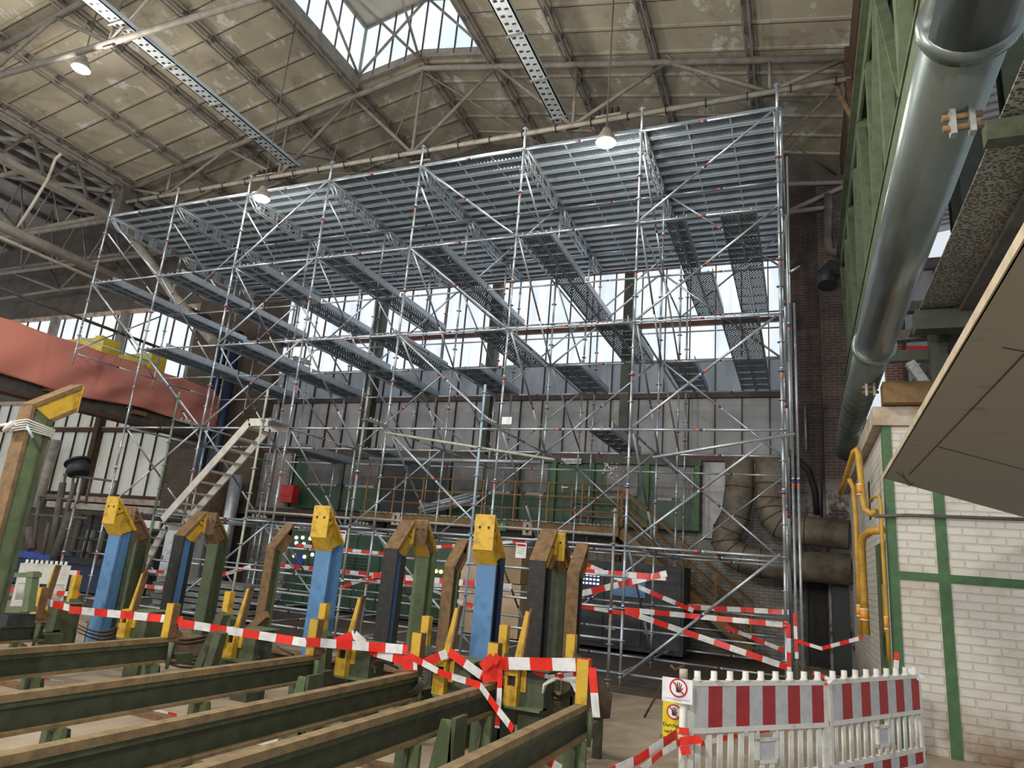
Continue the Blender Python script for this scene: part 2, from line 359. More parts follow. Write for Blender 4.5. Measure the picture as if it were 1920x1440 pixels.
# --- skylight monitor
sky = empty('skylight', 'raised roof light with glazed end and side walls along the ridge', 'skylight', kind='structure', loc=(0, 0, 0))
zc = 17.25; zcr = 17.75
b = MB()
g0 = zr(MX0)+.1
b.poly([(MX0, MY, g0), (XA, MY, zr(XA)+.1), (MX1, MY, zr(MX1)+.1), (MX1, MY, zc), (XA, MY, zcr), (MX0, MY, zc)], [(0, 1, 2, 3, 4, 5)], 'glass_sky'); b.build('end_pane', sky)
b = MB(); b.poly([(MX0, Y0R, g0), (MX0, MY, g0), (MX0, MY, zc), (MX0, Y0R, zc)], [(0, 1, 2, 3)], 'glass_sky'); b.build('side_pane', sky)
b = MB(); b.poly([(MX1, Y0R, g0), (MX1, MY, g0), (MX1, MY, zc), (MX1, Y0R, zc)], [(0, 1, 2, 3)], 'glass_sky'); b.build('side_pane', sky)
b = MB()
for (xa, za, xb, zb_) in ((MX0-.2, zc-.04, XA, zcr), (XA, zcr, MX1+.2, zc-.04)):
    b.poly([(xa, Y0R, za), (xb, Y0R, zb_), (xb, MY+.2, zb_), (xa, MY+.2, za), (xa, Y0R, za+.15), (xb, Y0R, zb_+.15), (xb, MY+.2, zb_+.15), (xa, MY+.2, za+.15)], [(0, 3, 2, 1), (4, 5, 6, 7), (0, 1, 5, 4), (2, 3, 7, 6)], 'roof_slab')
b.build('upper_roof', sky)
b = MB()
for i in range(1, 8):
    x = MX0+(MX1-MX0)*i/8; b.bar((x, MY-.03, zr(x)), (x, MY-.03, zcr-.116*2.0*abs(x-XA)/1), .035, .05, 'window_steel')
y = MY
while y > Y0R:
    for xs in (MX0+.03, MX1-.03): b.bar((xs, y, g0), (xs, y, zc), .04, .04, 'truss_dark')
    y -= .62
b.build('glazing_bar', sky)
b = MB()
for xs in (MX0, MX1):
    s_ = 1 if xs == MX0 else -1
    b.bar((xs, Y0R, g0-.12), (xs, MY, g0-.12), .12, .42, 'truss_paint')
    b.bar((xs-.12*s_, Y0R, g0-.32), (xs-.12*s_, MY, g0-.32), .2, .05, 'truss_paint')
    b.bar((xs, Y0R, zc-.03), (xs, MY, zc-.03), .14, .16, 'truss_paint')
    b.bar((xs, MY, g0-.2), (xs, MY, zc), .13, .13, 'truss_paint')
b.bar((MX0, MY, g0-.05), (XA, MY, zr(XA)+.03), .1, .25, 'truss_paint'); b.bar((XA, MY, zr(XA)+.03), (MX1, MY, g0-.05), .1, .25, 'truss_paint')
b.bar((MX0, MY, zc-.03), (XA, MY, zcr-.03), .1, .15, 'truss_paint'); b.bar((XA, MY, zcr-.03), (MX1, MY, zc-.03), .1, .15, 'truss_paint')
b.build('curb_frame', sky)
b = MB()
ys = MY-.12
for (p, q) in [((MX0, ys, g0-.1), (XA, ys, zcr-.1)), ((MX1, ys, g0-.1), (XA, ys, zcr-.1)), ((XA, ys, zr(XA)-.2), (MX0+.1, ys-2.6, zc-.1)), ((XA, ys, zr(XA)-.2), (XA, ys-2.6, zcr-.1)), ((MX0+.1, ys, g0), (MX0+.1, ys-3, zc)), ((MX1-.1, ys, g0), (MX1-.1, ys-3, zc)), ((MX0+.1, ys-6, g0), (MX0+.1, ys-3, zc))]:
    b.tube([p, q], .04, 'truss_paint', 8)
b.build('brace', sky)

# --- end wall
def wbox(nm, x0, x1, z0, z1, mat, y0=YW, y1=YW+.35):
    b = MB(); b.box((x0, y0, z0), (x1, y1, z1), mat); return struct(b.build(nm))
wbox('wall_right', -.12, 1.6, 0, 12.65, 'brick_dark', 6.85)
b = MB(); b.box((.8, 6.3, 0), (1.75, 6.85, 12.4), 'brick_dark'); struct(b.build('wall_right'))
wbox('wall_back', -16.9, -.12, 0, 4.82, 'brick_grey')
wbox('wall_left', -21.0, -16.9, 0, 10.55, 'brick_brown', 6.7)
wbox('wall_left', -36, -21.0, 0, 3.0, 'brick_brown'); wbox('wall_left', -36, -21.0, 6.65, 7.5, 'plaster_dark')
b = MB(); b.prism([(XR+.3, 10.5), (XR+.3, zr(XR+.3)), (XA, zr(XA)), (XL, zr(XL)), (-21, 10.55)], lambda u, v_, d: (u, d, v_), YW+.05, YW+.4, 'plaster_dark'); struct(b.build('wall_back'))
wbox('wall_left', -36, -21, 10.5, 16.5, 'plaster_dark', YW+.05)
# windows of the end wall
def mull(b, x0, x1, z0, z1, step, mat='window_steel', y=YW, w=.027):
    x = x0
    while x < x1-.05:
        b.box((x-w/2, y-.05, z0), (x+w/2, y+.02, z1), mat); x += step
posts = [-.12, -4.25, -8.5, -12.75, -16.9]
for i in range(4):
    x1, x0 = posts[i], posts[i+1]
    W = empty('window_%d' % (i+1), kind='structure', loc=(0, 0, 0))
    MB().box((x0, YW+.03, 7.62), (x1, YW+.05, 10.5), 'glass_bright').build('bright_pane', W)
    MB().box((x0, YW+.03, 4.98), (x1, YW+.05, 6.6), 'glass_grey').build('grey_pane', W); MB().box((x0, YW+.03, 6.6), (x1, YW+.05, 7.62), 'glass_blue').build('bluish_pane', W)
    b = MB(); mull(b, x0+.35, x1, 4.95, 10.5, .69); b.build('glazing_bar', W)
    b = MB(); b.box((x0, YW-.1, 6.52), (x1, YW+.04, 6.70), 'window_steel'); b.box((x0, YW-.08, 8.62), (x1, YW+.04, 8.76), 'window_red'); b.box((x0, YW-.12, 4.80), (x1, YW+.04, 4.98), 'window_red')
    b.box((x0, YW-.06, 10.42), (x1, YW+.04, 10.6), 'window_red'); b.box((x0, YW-.05, 7.58), (x1, YW+.03, 7.64), 'glass_grey'); b.build('transom', W)
    if i < 3: MB().box((x0-.13, YW-.3, 3.0), (x0+.13, YW+.05, 10.6), 'post_green').build('post', W)
for i, (z0, z1, gm) in enumerate(((7.5, 10.5, 'glass_bright'), (3.0, 5.55, 'glass_frost'), (5.55, 6.65, 'glass_frost'))):
    W = empty('window_%d' % (i+5), kind='structure')
    MB().box((-36, YW+.03, z0), (-21, YW+.05, z1), gm).build('pane', W)
    b = MB(); mull(b, -35.7, -21.0, z0, z1, .75 if i else .82); b.build('glazing_bar', W)
    b = MB(); b.box((-36, YW-.12, z0-.1), (-21, YW+.04, z0+.06), 'rust_dark' if i else 'window_red'); b.box((-36, YW-.1, z1-.06), (-21, YW+.04, z1+.1), 'concrete_edge'); b.build('transom', W)
    b = MB()
    for x in (-21.1, -25.3, -29.6, -33.5): b.box((x-.13, YW-.25, z0), (x+.13, YW+.05, z1), 'rust_dark' if i else 'truss_paint')
    b.build('post', W)
wbox('trim_20', -36, -21, 2.72, 2.92, 'concrete_edge', YW-.25)

# --- side bay on the left: roof with trusses, valley girder, longitudinal pipes
b = MB()
b.poly([(-20.9, Y0R, 13.50), (-20.9, YW, 13.50), (-30, YW, 15.6), (-30, Y0R, 15.6), (-42, YW, 12.5), (-42, Y0R, 12.5)], [(0, 1, 2, 3), (3, 2, 4, 5)], 'side_roof')
struct(b.build('ceiling'))
b = MB()
for i in range(9):
    x = -21.5-i*1.6; z = 13.3+(-21-x)*.255-.15 if x > -30 else 15.45-(-30-x)*.26
    b.bar((x, Y0R, z), (x, YW, z), .1, .2, 'truss_dark')
for j in range(12):
    y = Y0R+1+j*1.45; b.bar((-21, y, 13.2), (-30, y, 15.5), .08, .12, 'truss_dark')
struct(b.build('trim_21'))
def side_truss(y, lab):
    t = empty('side_truss', lab, 'roof truss', 'lattice trusses of the left side bay', loc=(-21, y, 12.6))
    L = lambda p: V(p)-V((-21, y, 12.6))
    P = [(-21, 12.62), (-25, 12.62), (-30, 12.62), (-36, 12.6)]
    MB().tube([L((-21.1, y, 13.0)), L((-30, y, 15.2))], .08, 'truss_paint').build('top_chord', t)
    MB().tube([L((-21.1, y, 12.0)), L((-36, y, 12.0))], .08, 'truss_paint').build('bottom_chord', t)
    for i in range(5):
        x = -22-i*2; zz = 13.0+(-21-x)*.245
        MB().tube([L((x, y, 12.0)), L((x-1, y, zz))], .035, 'truss_paint', 6).build('diagonal', t)
        MB().tube([L((x-1, y, zz)), L((x-2, y, 12.0))], .035, 'truss_paint', 6).build('diagonal', t)
side_truss(2.7, 'dim lattice truss of the left side bay, in line with the column head')
side_truss(-.4, 'dim lattice truss of the left side bay, second from the column head')
side_truss(5.2, 'dim lattice truss of the left side bay, close to the end wall')
# valley lattice girder along the left eave
t = empty('valley_girder', 'dark lattice girder running along the left eave of the hall', 'girder', loc=(-21, 0, 12.6))
for nm, z, ww in (('top_chord', 13.15, .3), ('bottom_chord', 11.9, .3)): MB().box((-.15, Y0R, z-.08-12.6), (.15, YW, z+.08-12.6), 'truss_paint').build(nm, t)
y = Y0R+.5
while y < YW-1.2:
    MB().bar((0, y, -.7), (0, y+.72, .55), .09, .07, 'truss_dark').build('lattice_bar', t); MB().bar((0, y+.72, .55), (0, y+1.45, -.7), .09, .07, 'truss_dark').build('lattice_bar', t); y += 1.45
MB().box((-.3, 2.45, -.9), (.25, 2.95, .75), 'truss_dark').build('bearing', t)
# long pipes on the left
for (x, z, r, mm, lab) in ((-20.5, 9.8, .16, 'truss_paint', 'thick grey pipe running along the left of the hall above the tarp'), (-20.35, 9.42, .05, 'insulated', 'thin pale pipe slung under the thick left pipe'), (-19.9, 7.9, .05, 'truss_dark', 'thin dark rod running along the left side above the tarp')):
    tag(MB().tube([(x, -9, z), (x, 6.9, z)], r, mm, 12).build('long_pipe'), lab, 'pipe')
a_ = at(240, 430, 'y', 4.2); c_ = at(330, 560, 'y', 4.2); e_ = at(400, 640, 'y', 4.2)
tag(MB().tube([a_, c_, e_], .16, 'insulated', 12).build('slanting_pipe'), 'fat grey pipe slanting down behind the left end of the scaffold', 'pipe')
def pxt(nm, lab, pts, yp, r, mat='truss_paint', cat='pipe', n=8):
    return tag(MB().tube([at(x, y, 'y', yp) for x, y in pts], r, mat, n).build(nm), lab, cat)
pxt('wall_tie_bar', 'pale tie pipe crossing the dark end wall, upper one', [(0, 506), (150, 485), (330, 465)], 5.5, .07)
pxt('wall_tie_bar', 'pale tie pipe crossing the dark end wall, lower one', [(0, 560), (110, 543), (230, 530)], 5.9, .06)
pxt('wall_strut', 'slanting pale strut against the dark end wall at far left', [(10, 506), (112, 545)], 5.6, .05)
pxt('wall_strut', 'dark strut falling right against the dark end wall', [(80, 475), (112, 543)], 6.2, .05, 'truss_dark')
pxt('wall_strut', 'brown strut rising right against the dark end wall', [(112, 543), (185, 470)], 6.2, .05)
pxt('wall_strut', 'dark strut behind the second scaffold standard', [(195, 455), (240, 525)], 6.2, .05, 'truss_dark')
pxt('roof_tie', 'thick pale tie pipe meeting the top left corner of the scaffold', [(40, 434), (205, 404)], 2.7, .09)
pxt('roof_strut', 'thick slanting strut in the far left roof, beside the pale tie', [(0, 395), (25, 430)], 2.7, .12)
pxt('air_hose', 'light bent hose hanging from the left side bay roof', [(115, 288), (104, 298), (90, 335), (60, 385), (30, 432)], -.4, .045, 'insulated', 'hose')

# --- long pipe and cables on the bottom chord (pale) and cable trays
t = empty('chord_pipe', 'long pale service pipe clipped along the bottom chord over the scaffold', 'pipe', loc=(0, 2.55, 12.5))
MB().tube([(XL+.4, 0, 0), (XR, 0, 0)], .06, 'insulated', 10).build('pipe_run', t)
for i in range(24): x = XL+1+i*.92; MB().tube([(x, 0, -.12), (x, -.1, 0), (x, 0, .12), (x, .12, 0), (x, 0, -.12)], .015, 'black', 5).build('pipe_clip', t)
for (x, lab) in ((-13.95, 'galvanised cable tray left of the skylight'), (-5.3, 'galvanised cable tray right of the skylight')):
    t = empty('cable_tray', lab+', running towards the end wall', 'cable tray', loc=(x, 0, 12.95))
    b = MB(); y0, y1 = -10, 2.9
    b.box((-.2, y0, 0), (.2, y1, .02), 'tray_steel'); b.box((-.2, y0, 0), (-.17, y1, .12), 'lip_steel'); b.box((.17, y0, 0), (.2, y1, .12), 'lip_steel')
    for k in range(60): b.box((-.12, y0+.1+k*.215, -.004), (-.03, y0+.17+k*.215, .001), 'black'); b.box((.03, y0+.15+k*.215, -.004), (.12, y0+.2+k*.215, .001), 'black')
    b.build('tray', t)
    for s_ in range(9): MB().bar((-.22, y0+.7+s_*1.5, -.03), (.22, y0+.7+s_*1.5, -.03), .04, .05, 'galvanised_old').build('bracket', t)
    b = MB(); b.tube([(-.08, y0, .06), (-.06, y1, .06)], .03, 'galvanised', 6); b.tube([(.05, y0, .06), (.06, y1, .06)], .035, 'galvanised', 6); b.build('cable', t)
# insulator groups
for k, (px, py) in enumerate(((1140, 214), (497, 326), (788, 300))):
    p = at(px, py, 'y', 2.6)
    t = empty('insulator_rack', 'row of four small dark insulators on the chord pipe, '+['right one above the lamp', 'left one beside the tray', 'middle one under the skylight node'][k], 'insulators', 'insulator racks on the chord pipe', loc=p)
    b = MB(); b.box((-.32, -.03, -.06), (.32, .03, -.02), 'insulated'); b.build('rack', t)
    for i in range(4):
        x = -.24+i*.16; b = MB()
        b.tube([(x, 0, -.02), (x, 0, .05), (x, 0, .055), (x, 0, .12), (x, 0, .16)], [.025, .025, .055, .05, .02], 'black', 10); b.build('insulator', t)

# --- high bay lamps
def high_bay(p, lab, pw, top):
    t = empty('high_bay_lamp', lab, 'ceiling lamp', 'bright lamps under the roof', loc=p)
    MB().tube([(0, 0, -.02), (0, 0, .10), (0, 0, .24), (0, 0, .30)], [.20, .17, .09, .07], 'lamp_housing', 20).build('lamp_shade', t)
    b = MB(); b.tube([(0, 0, -.08), (0, 0, -.05), (0, 0, -.02)], [.10, .16, .18], 'lamp_glow', 16); b.build('bulb', t)
    MB().tube([(0, 0, .3), (0, 0, top)], .015, 'truss_dark', 6).build('suspension_rod', t)
    lamp_light('bay_and_fill_light', (p[0], p[1], p[2]-.3), pw, r=.15)
high_bay(at(1136, 266, 'y', -.32), 'glowing lamp hanging in front of the right part of the scaffold deck', 110, 4.4)
high_bay(at(491, 371, 'y', -.32), 'glowing lamp hanging in front of the left part of the scaffold deck', 80, 5.1)
high_bay(at(152, 128, 'y', -3.1), 'bright lamp under the left roof slope at the upper left', 320, 1.6)

# ================================================================== SCAFFOLD
LB = 2.494; DY = [0, 2.5175, 5.096, 6.27]; ZB = .2
SX = lambda i: (i-7)*LB
HZ = lambda h: ZB+2*h
scaf = empty('scaffold', 'large galvanised steel tube scaffold with full deck on top, standing before the end wall', 'scaffold')
_cache = {}
def tube_part(key, name, a, b, mk):
    """share mesh data between equal parts"""
    if key not in _cache:
        o = mk(); _cache[key] = o.data; return o
    o = bpy.data.objects.new(name, _cache[key]); COL.objects.link(o); return o
def standard(x, y, z0, z1, old=False, foot=True, mat=None):
    def mk():
        b = MB(); mm = mat or ('galvanised_old' if old else 'galvanised'); n = int(round((z1-z0)/2)) or 1
        z = z0
        while z < z1-.01:
            zz = min(z+2, z1)
            if zz-z > 1.2 and not mat: b.banded((0, 0, z), (0, 0, zz), .0245, mm, 8, .5)
            else: b.tube([(0, 0, z), (0, 0, zz)], .0245, mm, 8)
            z = zz
        z = ZB
        while z < z1:
            if z >= z0-.01:
                b.tube([(0, 0, z-.006), (0, 0, z+.006)], .062, mm, 10)
            z += .5
        return b.build('standard')
    o = tube_part(('s', round(z0, 2), round(z1, 2), old, mat), 'standard', None, None, mk)
    o.location = (x, y, 0); o.parent = scaf
    if foot and z0 < .4:
        def mk2():
            b = MB(); b.box((-.075, -.075, 0), (.075, .075, .01), 'galvanised_old'); b.tube([(0, 0, .01), (0, 0, z0+.05)], .017, 'galvanised_old'); b.tube([(0, 0, .12), (0, 0, .16)], .035, 'galvanised_old', 6); return b.build('base_jack')
        f_ = tube_part(('j', round(z0, 2)), 'base_jack', None, None, mk2); f_.parent = o; f_.location = (0, 0, 0)
    return o
for i in range(8):
    for r in range(4):
        z0 = .18; z1 = 10.25
        if r == 0: z1 = 10.75
        if i == 0: z0 = 5.9 if r < 2 else 5.9
        if r == 3: z1 = 10.15
        standard(SX(i), DY[r], z0, z1, foot=i > 0)
for i in range(2, 6): standard(SX(i), -.8, .15, 4.85, True, mat={2: 'green_tube', 4: None, 5: 'blue_tube', 3: 'pale_tube'}[i])
standard(SX(6), -.8, .15, 2.75, True); standard(SX(1), -.8, .15, 2.6, True)
for i in (2, 3, 4, 5): # transoms and trellis brackets of the outer row
    for h in (1, 2):
        def mk():
            b = MB(); b.bar((0, 0, 0), (0, -.8, 0), .04, .05, 'galvanised_old')
            for k in range(4): b.box((-.02, -.25-.12*k, 0), (.02, -.22-.12*k, .07), 'galvanised_old')
            return b.build('bracket')
        o = tube_part('brk', 'bracket', None, None, mk); o.parent = scaf; o.location = (SX(i), 0, HZ(h)+.03)
cnt = {}
extra = {}
def member(name, a, b, r=.0225, band=True, mat='galvanised', at_=.5, cap=96):
    a, b = V(a), V(b)
    cnt[name] = cnt.get(name, 0)+1
    if cnt[name] > cap:
        e = extra.setdefault(name, MB())
        (e.banded(a, b, r, mat, 6, at_) if band else e.tube([a, b], r, mat, 6)); return
    d = b-a; key = ('m', name, tuple(round(c, 2) for c in d), r, band, mat, at_)
    def mk():
        m_ = MB(); (m_.banded((0, 0, 0), d, r, mat, 8, at_) if band else m_.tube([(0, 0, 0), d], r, mat, 8)); return m_.build(name)
    o = tube_part(key, name, a, b, mk); o.location = a; o.parent = scaf
# ledgers along X
for i in range(7):
    for h in range(1, 6):
        if i == 0 and h < 4: continue
        member('ledger', (SX(i), 0, HZ(h)), (SX(i+1), 0, HZ(h)), at_=.48)
for i in range(7):
    for h in range(1, 6):
        for r in (1, 2):
            if (i == 0 and h < 3): continue
            member('ledger', (SX(i), DY[r], HZ(h)), (SX(i+1), DY[r], HZ(h)), at_=.5)
for i in range(7): member('rear_ledger', (SX(i), DY[3], HZ(5)-.05), (SX(i+1), DY[3], HZ(5)-.05), band=False)
for i in range(1, 7):
    member('rear_ledger', (SX(i), DY[3], HZ(4)), (SX(i+1), DY[3], HZ(4)), band=False); 
# low ledgers near the ground
for i in range(1, 7):
    member('base_ledger', (SX(i), 0, .2), (SX(i+1), 0, .2), at_=.4 if i != 6 else .55)
    for zz in (1.2, .7): 
        member('base_ledger', (SX(i), DY[1], zz), (SX(i+1), DY[1], zz), at_=.45)
    member('base_ledger', (SX(i), DY[2], 1.2), (SX(i+1), DY[2], 1.2)); member('base_ledger', (SX(i), DY[1], .2), (SX(i+1), DY[1], .2)); member('base_ledger', (SX(i), DY[2], .2), (SX(i+1), DY[2], .2)); member('base_ledger', (SX(i), DY[2], .7), (SX(i+1), DY[2], .7))
    if i not in (5,): member('base_ledger', (SX(i), 0, 1.2), (SX(i+1), 0, 1.2), at_=.3)
for i in (3, 4, 5): member('base_ledger', (SX(i), 0, 1.7), (SX(i+1), 0, 1.7), at_=.4)
member('base_ledger', (SX(5), 0, 1.2), (SX(6), 0, 1.2)); member('base_ledger', (SX(5), 0, .7), (SX(6), 0, .7))
for i in (3, 4, 5): member('outer_ledger', (SX(i), -.8, 2.35), (SX(i+1), -.8, 2.33), r=.024, band=False, mat='galvanised_old')
# transoms along Y
for i in range(8):
    for h in range(1, 6):
        if i == 0 and h < 3: continue
        for r in (0, 1):
            if h == 5: continue
            member('transom', (SX(i), DY[r], HZ(h)), (SX(i), DY[r+1], HZ(h)), at_=.5)
    for r in (0, 1):
        if i: member('base_transom', (SX(i), DY[r], .2), (SX(i), DY[r+1], .2))
# front diagonals
FD = [(7, 5, 6, 4), (7, 4, 6, 3), (7, 3, 6, 2), (7, 2, 6, 1), (6, 0, 7, 1), (3, 5, 2, 4), (3, 4, 2, 3), (3, 3, 2, 2), (4, 5, 5, 4), (4, 4, 5, 3), (4, 3, 5, 2), (4, 2, 5, 1), (0, 5, 1, 4), (0, 4, 1, 3), (1, 3, 2, 2), (4, 1, 5, 0), (2, 2, 1, 1), (3, 1, 2, 0)]
for (i, h, j, k) in FD: member('diagonal_brace', (SX(i)+(.06 if j > i else -.06), -.05, HZ(h)-.04), (SX(j)-(.06 if j > i else -.06), -.05, HZ(k)+.04), r=.0235, at_=.5)
for (i, h, j, k) in [(6, 5, 7, 4), (6, 4, 7, 3), (6, 2, 7, 1), (5, 3, 6, 4), (4, 4, 5, 5), (3, 3, 4, 4), (5, 2, 6, 3), (2, 3, 3, 4), (5, 1, 6, 2), (4, 1, 5, 2), (3, 1, 4, 2), (2, 2, 3, 1), (1, 3, 2, 4), (3, 2, 4, 3), (6, 3, 7, 2), (1, 2, 2, 3), (2, 1, 3, 0), (5, 0, 6, 1), (0, 4, 1, 5)]:
    member('diagonal_brace', (SX(i)+.06, DY[1]-.05, HZ(h)), (SX(j)-.06, DY[1]-.05, HZ(k)), at_=.5)
for (i, h, j, k) in [(5, 4, 6, 5), (4, 3, 5, 4), (6, 4, 7, 5), (3, 3, 4, 2), (5, 2, 6, 1), (6, 1, 7, 2), (4, 2, 5, 3), (2, 4, 3, 3)]:
    member('diagonal_brace', (SX(i)+.06, DY[2]-.05, HZ(h)), (SX(j)-.06, DY[2]-.05, HZ(k)), at_=.5)
for i in range(8):
    for h in (5, 4, 3, 2, 1):
        if i == 0 and h < 4: continue
        member('cross_brace', (SX(i)+.05, 0.05, HZ(h)-.5 if h == 5 else HZ(h)-.05), (SX(i)+.05, DY[1]-.05, HZ(h-1)), r=.021, at_=.6)
    for h in (4, 3):
        if i > 1: member('cross_brace', (SX(i)+.05, DY[1]+.05, HZ(h)-.05), (SX(i)+.05, DY[2]-.05, HZ(h-1)+.5), r=.021, band=False)
# long raking tubes
member('raking_tube', at(1224, 858, 'y', -.1), at(1490, 813, 'y', -.1), r=.026, band=False, mat='galvanised')
member('raking_tube', at(722, 811, 'y', -.12), at(1040, 862, 'y', -.12), r=.025, band=False, mat='pale_tube')
member('raking_tube', (SX(0), 0, HZ(3)+.1), (SX(0)-.3, DY[1], HZ(4)), r=.022); member('raking_tube', at(146, 631, 'y', .6), at(298, 684, 'y', 2.5), r=.022, band=False)
member('raking_tube', at(1478, 512, 'y', .2), at(1500, 499, 'y', .2), r=.024, band=False); member('raking_tube', (.12, 0.1, 3.9), (.12, .1, 8.1), r=.02)
member('raking_tube', (.15, .35, 5.5), (.15, .35, 9.4), r=.018, band=False)
for x in (.14, .22): member('raking_tube', (x, .3, .3), (x, .3, 6.5), r=.022)
# lattice girders under the top deck
def lattice(i, ya, yb):
    key = ('lat', round(yb-ya, 2))
    def mk():
        L = yb-ya; b = MB()
        for dx in (-.05, .05):
            b.tube([(dx, 0, .0), (dx, L, .0)], .021, 'galvanised', 8)
            b.tube([(dx, .05, -.03), (dx, .35, -.27), (dx, L-.45, -.27), (dx, L-.05, -.03)], .021, 'galvanised', 8)
        y = .45
        while y < L-.3:
            for dx in (-.05, .05): b.box((dx-.012, y-.09, -.27), (dx+.012, y-.065, 0), 'galvanised'); b.box((dx-.012, y+.065, -.27), (dx+.012, y+.09, 0), 'galvanised')
            b.box((-.06, y-.09, -.1), (.06, y+.09, -.08), 'galvanised'); b.box((-.06, y-.09, -.19), (.06, y+.09, -.17), 'galvanised')
            y += .5
        return b.build('lattice_girder')
    o = tube_part(key, 'lattice_girder', None, None, mk); o.parent = scaf; o.location = (SX(i), ya, HZ(5)+.02)
for i in range(8):
    for r in range(3): lattice(i, DY[r]+.04, DY[r+1]-.04)
# top deck planks
def plank_mb(L, w=.30, ribs=True, perf_='plank_perforated'):
    b = MB(); b.box((0, -w/2, 0), (L, w/2, .006), perf_)
    for s_ in (-1, 1):
        b.box((0, s_*w/2-.004*(s_+1), -.055), (L, s_*w/2+.004*(1-s_), .006), 'deck_steel')
        y0 = s_*w/2-(.035 if s_ > 0 else 0); b.box((0, y0, -.06), (L, y0+.035, -.054), 'lip_steel')
    for k in (1, 2) if ribs else (): b.box((L*k/3-.012, -w/2+.03, -.02), (L*k/3+.014, w/2-.03, -.004), 'lip_steel')
    for xx in (0, L-.04): b.box((xx, -w/2, -.05), (xx+.04, w/2, .006), 'galvanised')
    return b
def mkp(): return plank_mb(LB-.06).build('deck_plank')
PW = .33; NP = 19; k_ = 0; rest = MB(); base_p = None
for n in range(NP):
    for i in range(7):
        y = .2+n*PW; x = SX(i)+.03; k_ += 1
        if k_ <= 98:
            o = tube_part('plank', 'deck_plank', None, None, mkp); o.parent = scaf; o.location = (x, y, HZ(5)+.10)
        else:
            q = plank_mb(LB-.06)
            kk = len(rest.v); rest.v += [(p[0]+x, p[1]+y, p[2]+HZ(5)+.10) for p in q.v]
            mp = [rest._m(mn) for mn in q.mats]; rest.f += [[kk+j for j in f] for f in q.f]; rest.mi += [mp[j] for j in q.mi]; rest.sm += q.sm
o = rest.build('rear_deck_planks', scaf); o['kind'] = 'stuff'
# walkway decks (along Y)
def walkway(x0, r, h, w=.62, mat='deck_perforated'):
    ya, yb = DY[r]+.03, DY[r+1]-.03; L = yb-ya
    def mk():
        b = MB()
        for s_ in range(2):
            xa = s_*(w/2+.005); b.box((xa, 0, .03), (xa+w/2-.01, L, .036), mat)
            b.box((xa, 0, -.03), (xa+.012, L, .04), 'deck_steel'); b.box((xa+w/2-.022, 0, -.03), (xa+w/2-.01, L, .04), 'deck_steel')
            for k in range(1, 5): b.box((xa, L*k/5-.015, .01), (xa+w/2-.01, L*k/5+.015, .03), 'deck_steel')
            for yy in (0, L-.05): b.box((xa, yy, -.02), (xa+w/2-.01, yy+.05, .038), 'deck_steel')
            for k in (0, 1): b.tube([(xa+.05+.18*k, 0, .04), (xa+.05+.18*k, -.05, .045), (xa+.05+.18*k, -.06, 0)], .012, 'galvanised', 5)
        b.box((w, 0, .0), (w+.006, L, .15), 'galvanised')
        return b.build('walkway_deck')
    o = tube_part(('w', r, w, mat), 'walkway_deck', None, None, mk); o.parent = scaf; o.location = (x0, ya, HZ(h))
for i in range(6):
    for r in (0, 1): walkway(SX(i)+.1, r, 4)
walkway(SX(6)+.5, 0, 4, .34); walkway(SX(6)+.45, 1, 4, .62)
for r in (0, 1): walkway(SX(7)-1.0, r, 4); walkway(SX(7)-.98, r, 3)
for i in (1, 2, 3): walkway(SX(i)+.12, 0, 3); walkway(SX(i)+.12, 1, 3)
for i in (4, 5, 6): walkway(SX(i)-.75, 0, 3); walkway(SX(i)+.1, 1, 3)
walkway(SX(3)+.12, 1, 2); walkway(SX(6)-.75, 0, 2, .42); walkway(SX(2)+.12, 1, 2)
# toe-board style plank crossing behind at level 2
member('cross_plank', (SX(3), 3.2, HZ(2)-.12), (SX(5)-.3, 3.2, HZ(2)-.12), r=.05, band=False)
for n_, e in extra.items():
    o = e.build(n_+'_group', scaf); o['kind'] = 'stuff'
# paper tag on the standard
MB().box(tuple(V((SX(5)+.06, -.06, 4.28))), tuple(V((SX(5)+.26, -.055, 4.42))), 'sign_white').build('paper_tag', scaf)
# small mesh stairs: aluminium flights
def stair(a0, a1, w, n, nm, lab, landing=True):
    """a0->a1 near stringer (front), w: depth in Y"""
    a0, a1 = V(a0), V(a1); t = empty(nm, lab, 'stair', 'aluminium stair flights at the left of the scaffold', loc=a0)
    d = a1-a0
    for y in (0, w): 
        MB().bar((0, y, 0), d+V((0, y, 0)), .04, .16, 'aluminium').build('stringer', t)
        if landing:
            e = V((.5, 0, 0)); MB().bar(d+V((0, y, 0)), d+e+V((0, y, 0)), .04, .16, 'aluminium').build('stringer_end', t)
    for k in range(n):
        p = d*((k+.6)/n); MB().box((p.x-.11, .02, p.z-.02), (p.x+.11, w-.02, p.z+.01), 'aluminium').build('tread', t)
    if landing: MB().box((d.x+.02, .02, d.z+.04), (d.x+.55, w-.02, d.z+.07), 'deck_steel').build('landing', t)
    return t
stair(at(305, 975, 'y', -.75), at(468, 792, 'y', -.75), .62, 9, 'aluminium_stair', 'upper aluminium stair flight rising right to the second scaffold level')
stair(at(212, 1082, 'y', -.75), at(268, 982, 'y', -.75), .62, 6, 'aluminium_stair', 'lower aluminium stair flight ending behind the blue bent post')

